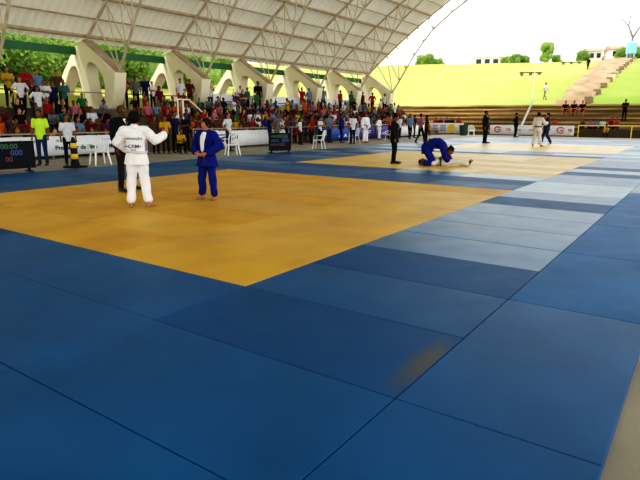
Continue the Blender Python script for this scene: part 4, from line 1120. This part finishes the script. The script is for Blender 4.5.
for (x, y, k, s) in ((-33, 9.5, 0, 1.0), (-36, 12.5, 1, 1.1), (-33.5, 13.6, 2, .95), (-37, 16.5, 0, 1.2), (-33.5, 17.5, 1, .9), (-36.5, 20.5, 2, 1.05), (-33.6, 21.6, 0, .8), (-38, 24.5, 1, 1.2), (-34.2, 25.6, 2, .9), (-38, 29, 0, 1.1), (-36, 32.5, 2, .85), (-42, 38, 1, 1.1), (-34, 5.5, 1, 1.0), (-46, 46, 0, 1.2)):
    tree(x, y, k, s, 'leafy green tree behind the piers, %s seen from the left' % (['second', 'third', 'fourth', 'fifth', 'sixth', 'seventh', 'eighth', 'ninth', 'tenth', 'eleventh', 'twelfth', 'thirteenth', 'first', 'last'][i])); i += 1
def ridge(px, yk, k, s, l):
    d = Rm @ cd((px, 118)); x = d.x*yk/d.y; tree(x, yk, k, s*1.12, l, 'trees on the ridge')
    COL.objects[-1].parent.location.z -= 1.6*s if px not in (542,) else .3
ridge(427, 150, 1, 1.05, 'dark round tree on the ridge beside the roof edge')
ridge(419, 153, 0, .8, 'pale tree on the ridge just left of the dark round one')
ridge(437, 154, 2, .6, 'small bush on the ridge right of the dark round tree')
ridge(502, 156, 2, .55, 'small tree on the ridge beside the white building')
ridge(511, 152, 1, .72, 'dark bushy tree on the ridge right of the white building')
ridge(519, 154, 1, .65, 'dark bush on the ridge between the bushy and pale trees')
ridge(542, 153, 0, .85, 'bright green tree on the middle of the ridge')
ridge(552, 156, 2, .5, 'low bush on the ridge right of the bright tree')
ridge(577, 152, 1, .75, 'green tree on the ridge before the pale houses')
ridge(616, 151, 1, .8, 'dark tree left of the light blue water tank')
ridge(628, 152, 1, .72, 'dark tree right of the light blue water tank')
# bare tree
d = Rm @ cd((623, 118)); yk = 150; x = d.x*yk/d.y; z0 = hz(x, yk)
bm = bmesh.new(); rr = random.Random(4)
def branch(p, d_, ln, r_, dep):
    q = p+d_*ln; tube(bm, [p, (p+q)/2+V(rr.uniform(-.1, .1), 0, rr.uniform(-.1, .1))*ln*.4, q], [r_, r_*.85, r_*.6], n=6)
    if dep:
        for s in (-1, 1): branch(q, (d_+V(s*rr.uniform(.3, .6), rr.uniform(-.3, .3), .05)).normalized(), ln*rr.uniform(.6, .8), r_*.6, dep-1)
branch(V(0, 0, 0), V(0, 0, 1), 4.6, .42, 4)
tag(link('bare_tree', mesh_of(bm, 'bare_tree', mat('bark_pale', srgb(120,104,98), .9), smooth=True), loc=(x, yk, z0)), 'bare leafless tree with forking branches above the ridge at right', 'tree')
# water tank
d = Rm @ cd((623, 118)); yk = 146; x = d.x*yk/d.y; r = empty('water_tank', (x, yk, hz(x, yk)))
tb = mat('tank_blue', srgb(120,190,215), .5)
bm = bmesh.new(); tube(bm, [(0, 0, 1.2), (0, 0, 3.4), (0, 0, 3.9)], [1.1, 1.1, .5], n=18, cap=False); link('tank', mesh_of(bm, 'tank', tb), r)
for sx in (-1, 1):
    for sy in (-1, 1):
        bm = bmesh.new(); tube(bm, [(sx*.7, sy*.7, -.2), (sx*.7, sy*.7, 1.3)], [.1, .1], n=6); link('leg', mesh_of(bm, 'leg', tb), r)
tag(r, 'light blue water tank on legs at the top of the hillside stairs', 'tank')
# houses
def house(px, yk, w_, h_, nwin, label, roofc):
    d = Rm @ cd((px, 118)); x = d.x*yk/d.y; r = empty('house', (x, yk, hz(x, yk)-.2), .5)
    bm = bmesh.new(); box(bm, (0, 0, h_/2), (w_, 5, h_)); link('wall', mesh_of(bm, 'wall', mat('house_wall', srgb(235,230,222), .8)), r)
    bm = bmesh.new()
    vs = [bm.verts.new(p) for p in ((-w_/2-.3, -2.9, h_), (w_/2+.3, -2.9, h_), (w_/2+.3, 2.9, h_), (-w_/2-.3, 2.9, h_), (-w_/2-.3, 0, h_+1), (w_/2+.3, 0, h_+1))]
    for f in ((0, 1, 5, 4), (3, 4, 5, 2), (0, 4, 3), (1, 2, 5), (0, 3, 2, 1)): bm.faces.new([vs[i] for i in f])
    link('roof', mesh_of(bm, 'roof', roofc), r)
    for i in range(nwin):
        bm = bmesh.new(); box(bm, ((i-(nwin-1)/2)*w_/nwin, -2.52, h_*.6), (w_/nwin*.6, .1, h_*.42)); link('window', mesh_of(bm, 'window', mat('window_dark', srgb(36,40,46), .3)), r)
    tag(r, label, 'building')
rw = mat('roof_white', srgb(238,238,238), .7); rr_ = mat('roof_tile', srgb(190,140,120), .8)
house(486, 165, 9.5, 3.4, 4, 'long white building with a row of dark windows on the ridge', rw)
house(585, 157, 3.2, 2.6, 2, 'small pale house on the ridge, left of the group', rr_)
house(597, 172, 4.5, 3.0, 2, 'pale house in the middle of the ridge group', rw)
house(606.5, 156, 3.0, 2.7, 2, 'pale house left of the water tank', rr_)
house(634, 158, 3.4, 3.0, 2, 'reddish roofed house at the right end of the ridge', rr_)
# low walls on the hill
for (px, yk, w_, l) in ((527, 96, 3.6, 'low dark stone bench on the grass, lower on the hill'), (566, 135, 4.4, 'low dark stone bench on the grass, higher on the hill')):
    d = Rm @ cd((px, 118)); x = d.x*yk/d.y; r = empty('stone_bench', (x, yk, hz(x, yk)), .6)
    bm = bmesh.new(); box(bm, (0, 0, .42), (w_, .6, .16), bev=.03); link('slab', mesh_of(bm, 'slab', mat('dark_stone', srgb(92,86,58), .9)), r)
    for s in (-1, 0, 1):
        bm = bmesh.new(); box(bm, (s*w_*.4, 0, .14), (.35, .5, .5), bev=.02); link('support', mesh_of(bm, 'support', MATS['dark_stone']), r)
    tag(r, l, 'bench')
# leaning white pole and thin mast
r_m = mat('pole_white', srgb(240,240,240), .4)
d = Rm @ cd((520, 118)); yk = 47.6; x = d.x*yk/d.y
bm = bmesh.new(); tube(bm, [(0, 0, 0), (1.1, 0, 2.9)], [.09, .07], n=8)
tag(link('leaning_pole', mesh_of(bm, 'pole', r_m, smooth=True), loc=(x-.15, yk, FZ)), 'leaning white pole in front of the far terraces', 'pole')
d = Rm @ cd((531, 118)); yk = 62; x = d.x*yk/d.y
bm = bmesh.new(); tube(bm, [(0, 0, -.2), (0, 0, 3.6)], [.025, .018], n=8)
tag(link('thin_mast', mesh_of(bm, 'pole', r_m, smooth=True), loc=(x, yk, hz(x, yk))), 'thin white upright mast on the grass hill', 'pole')
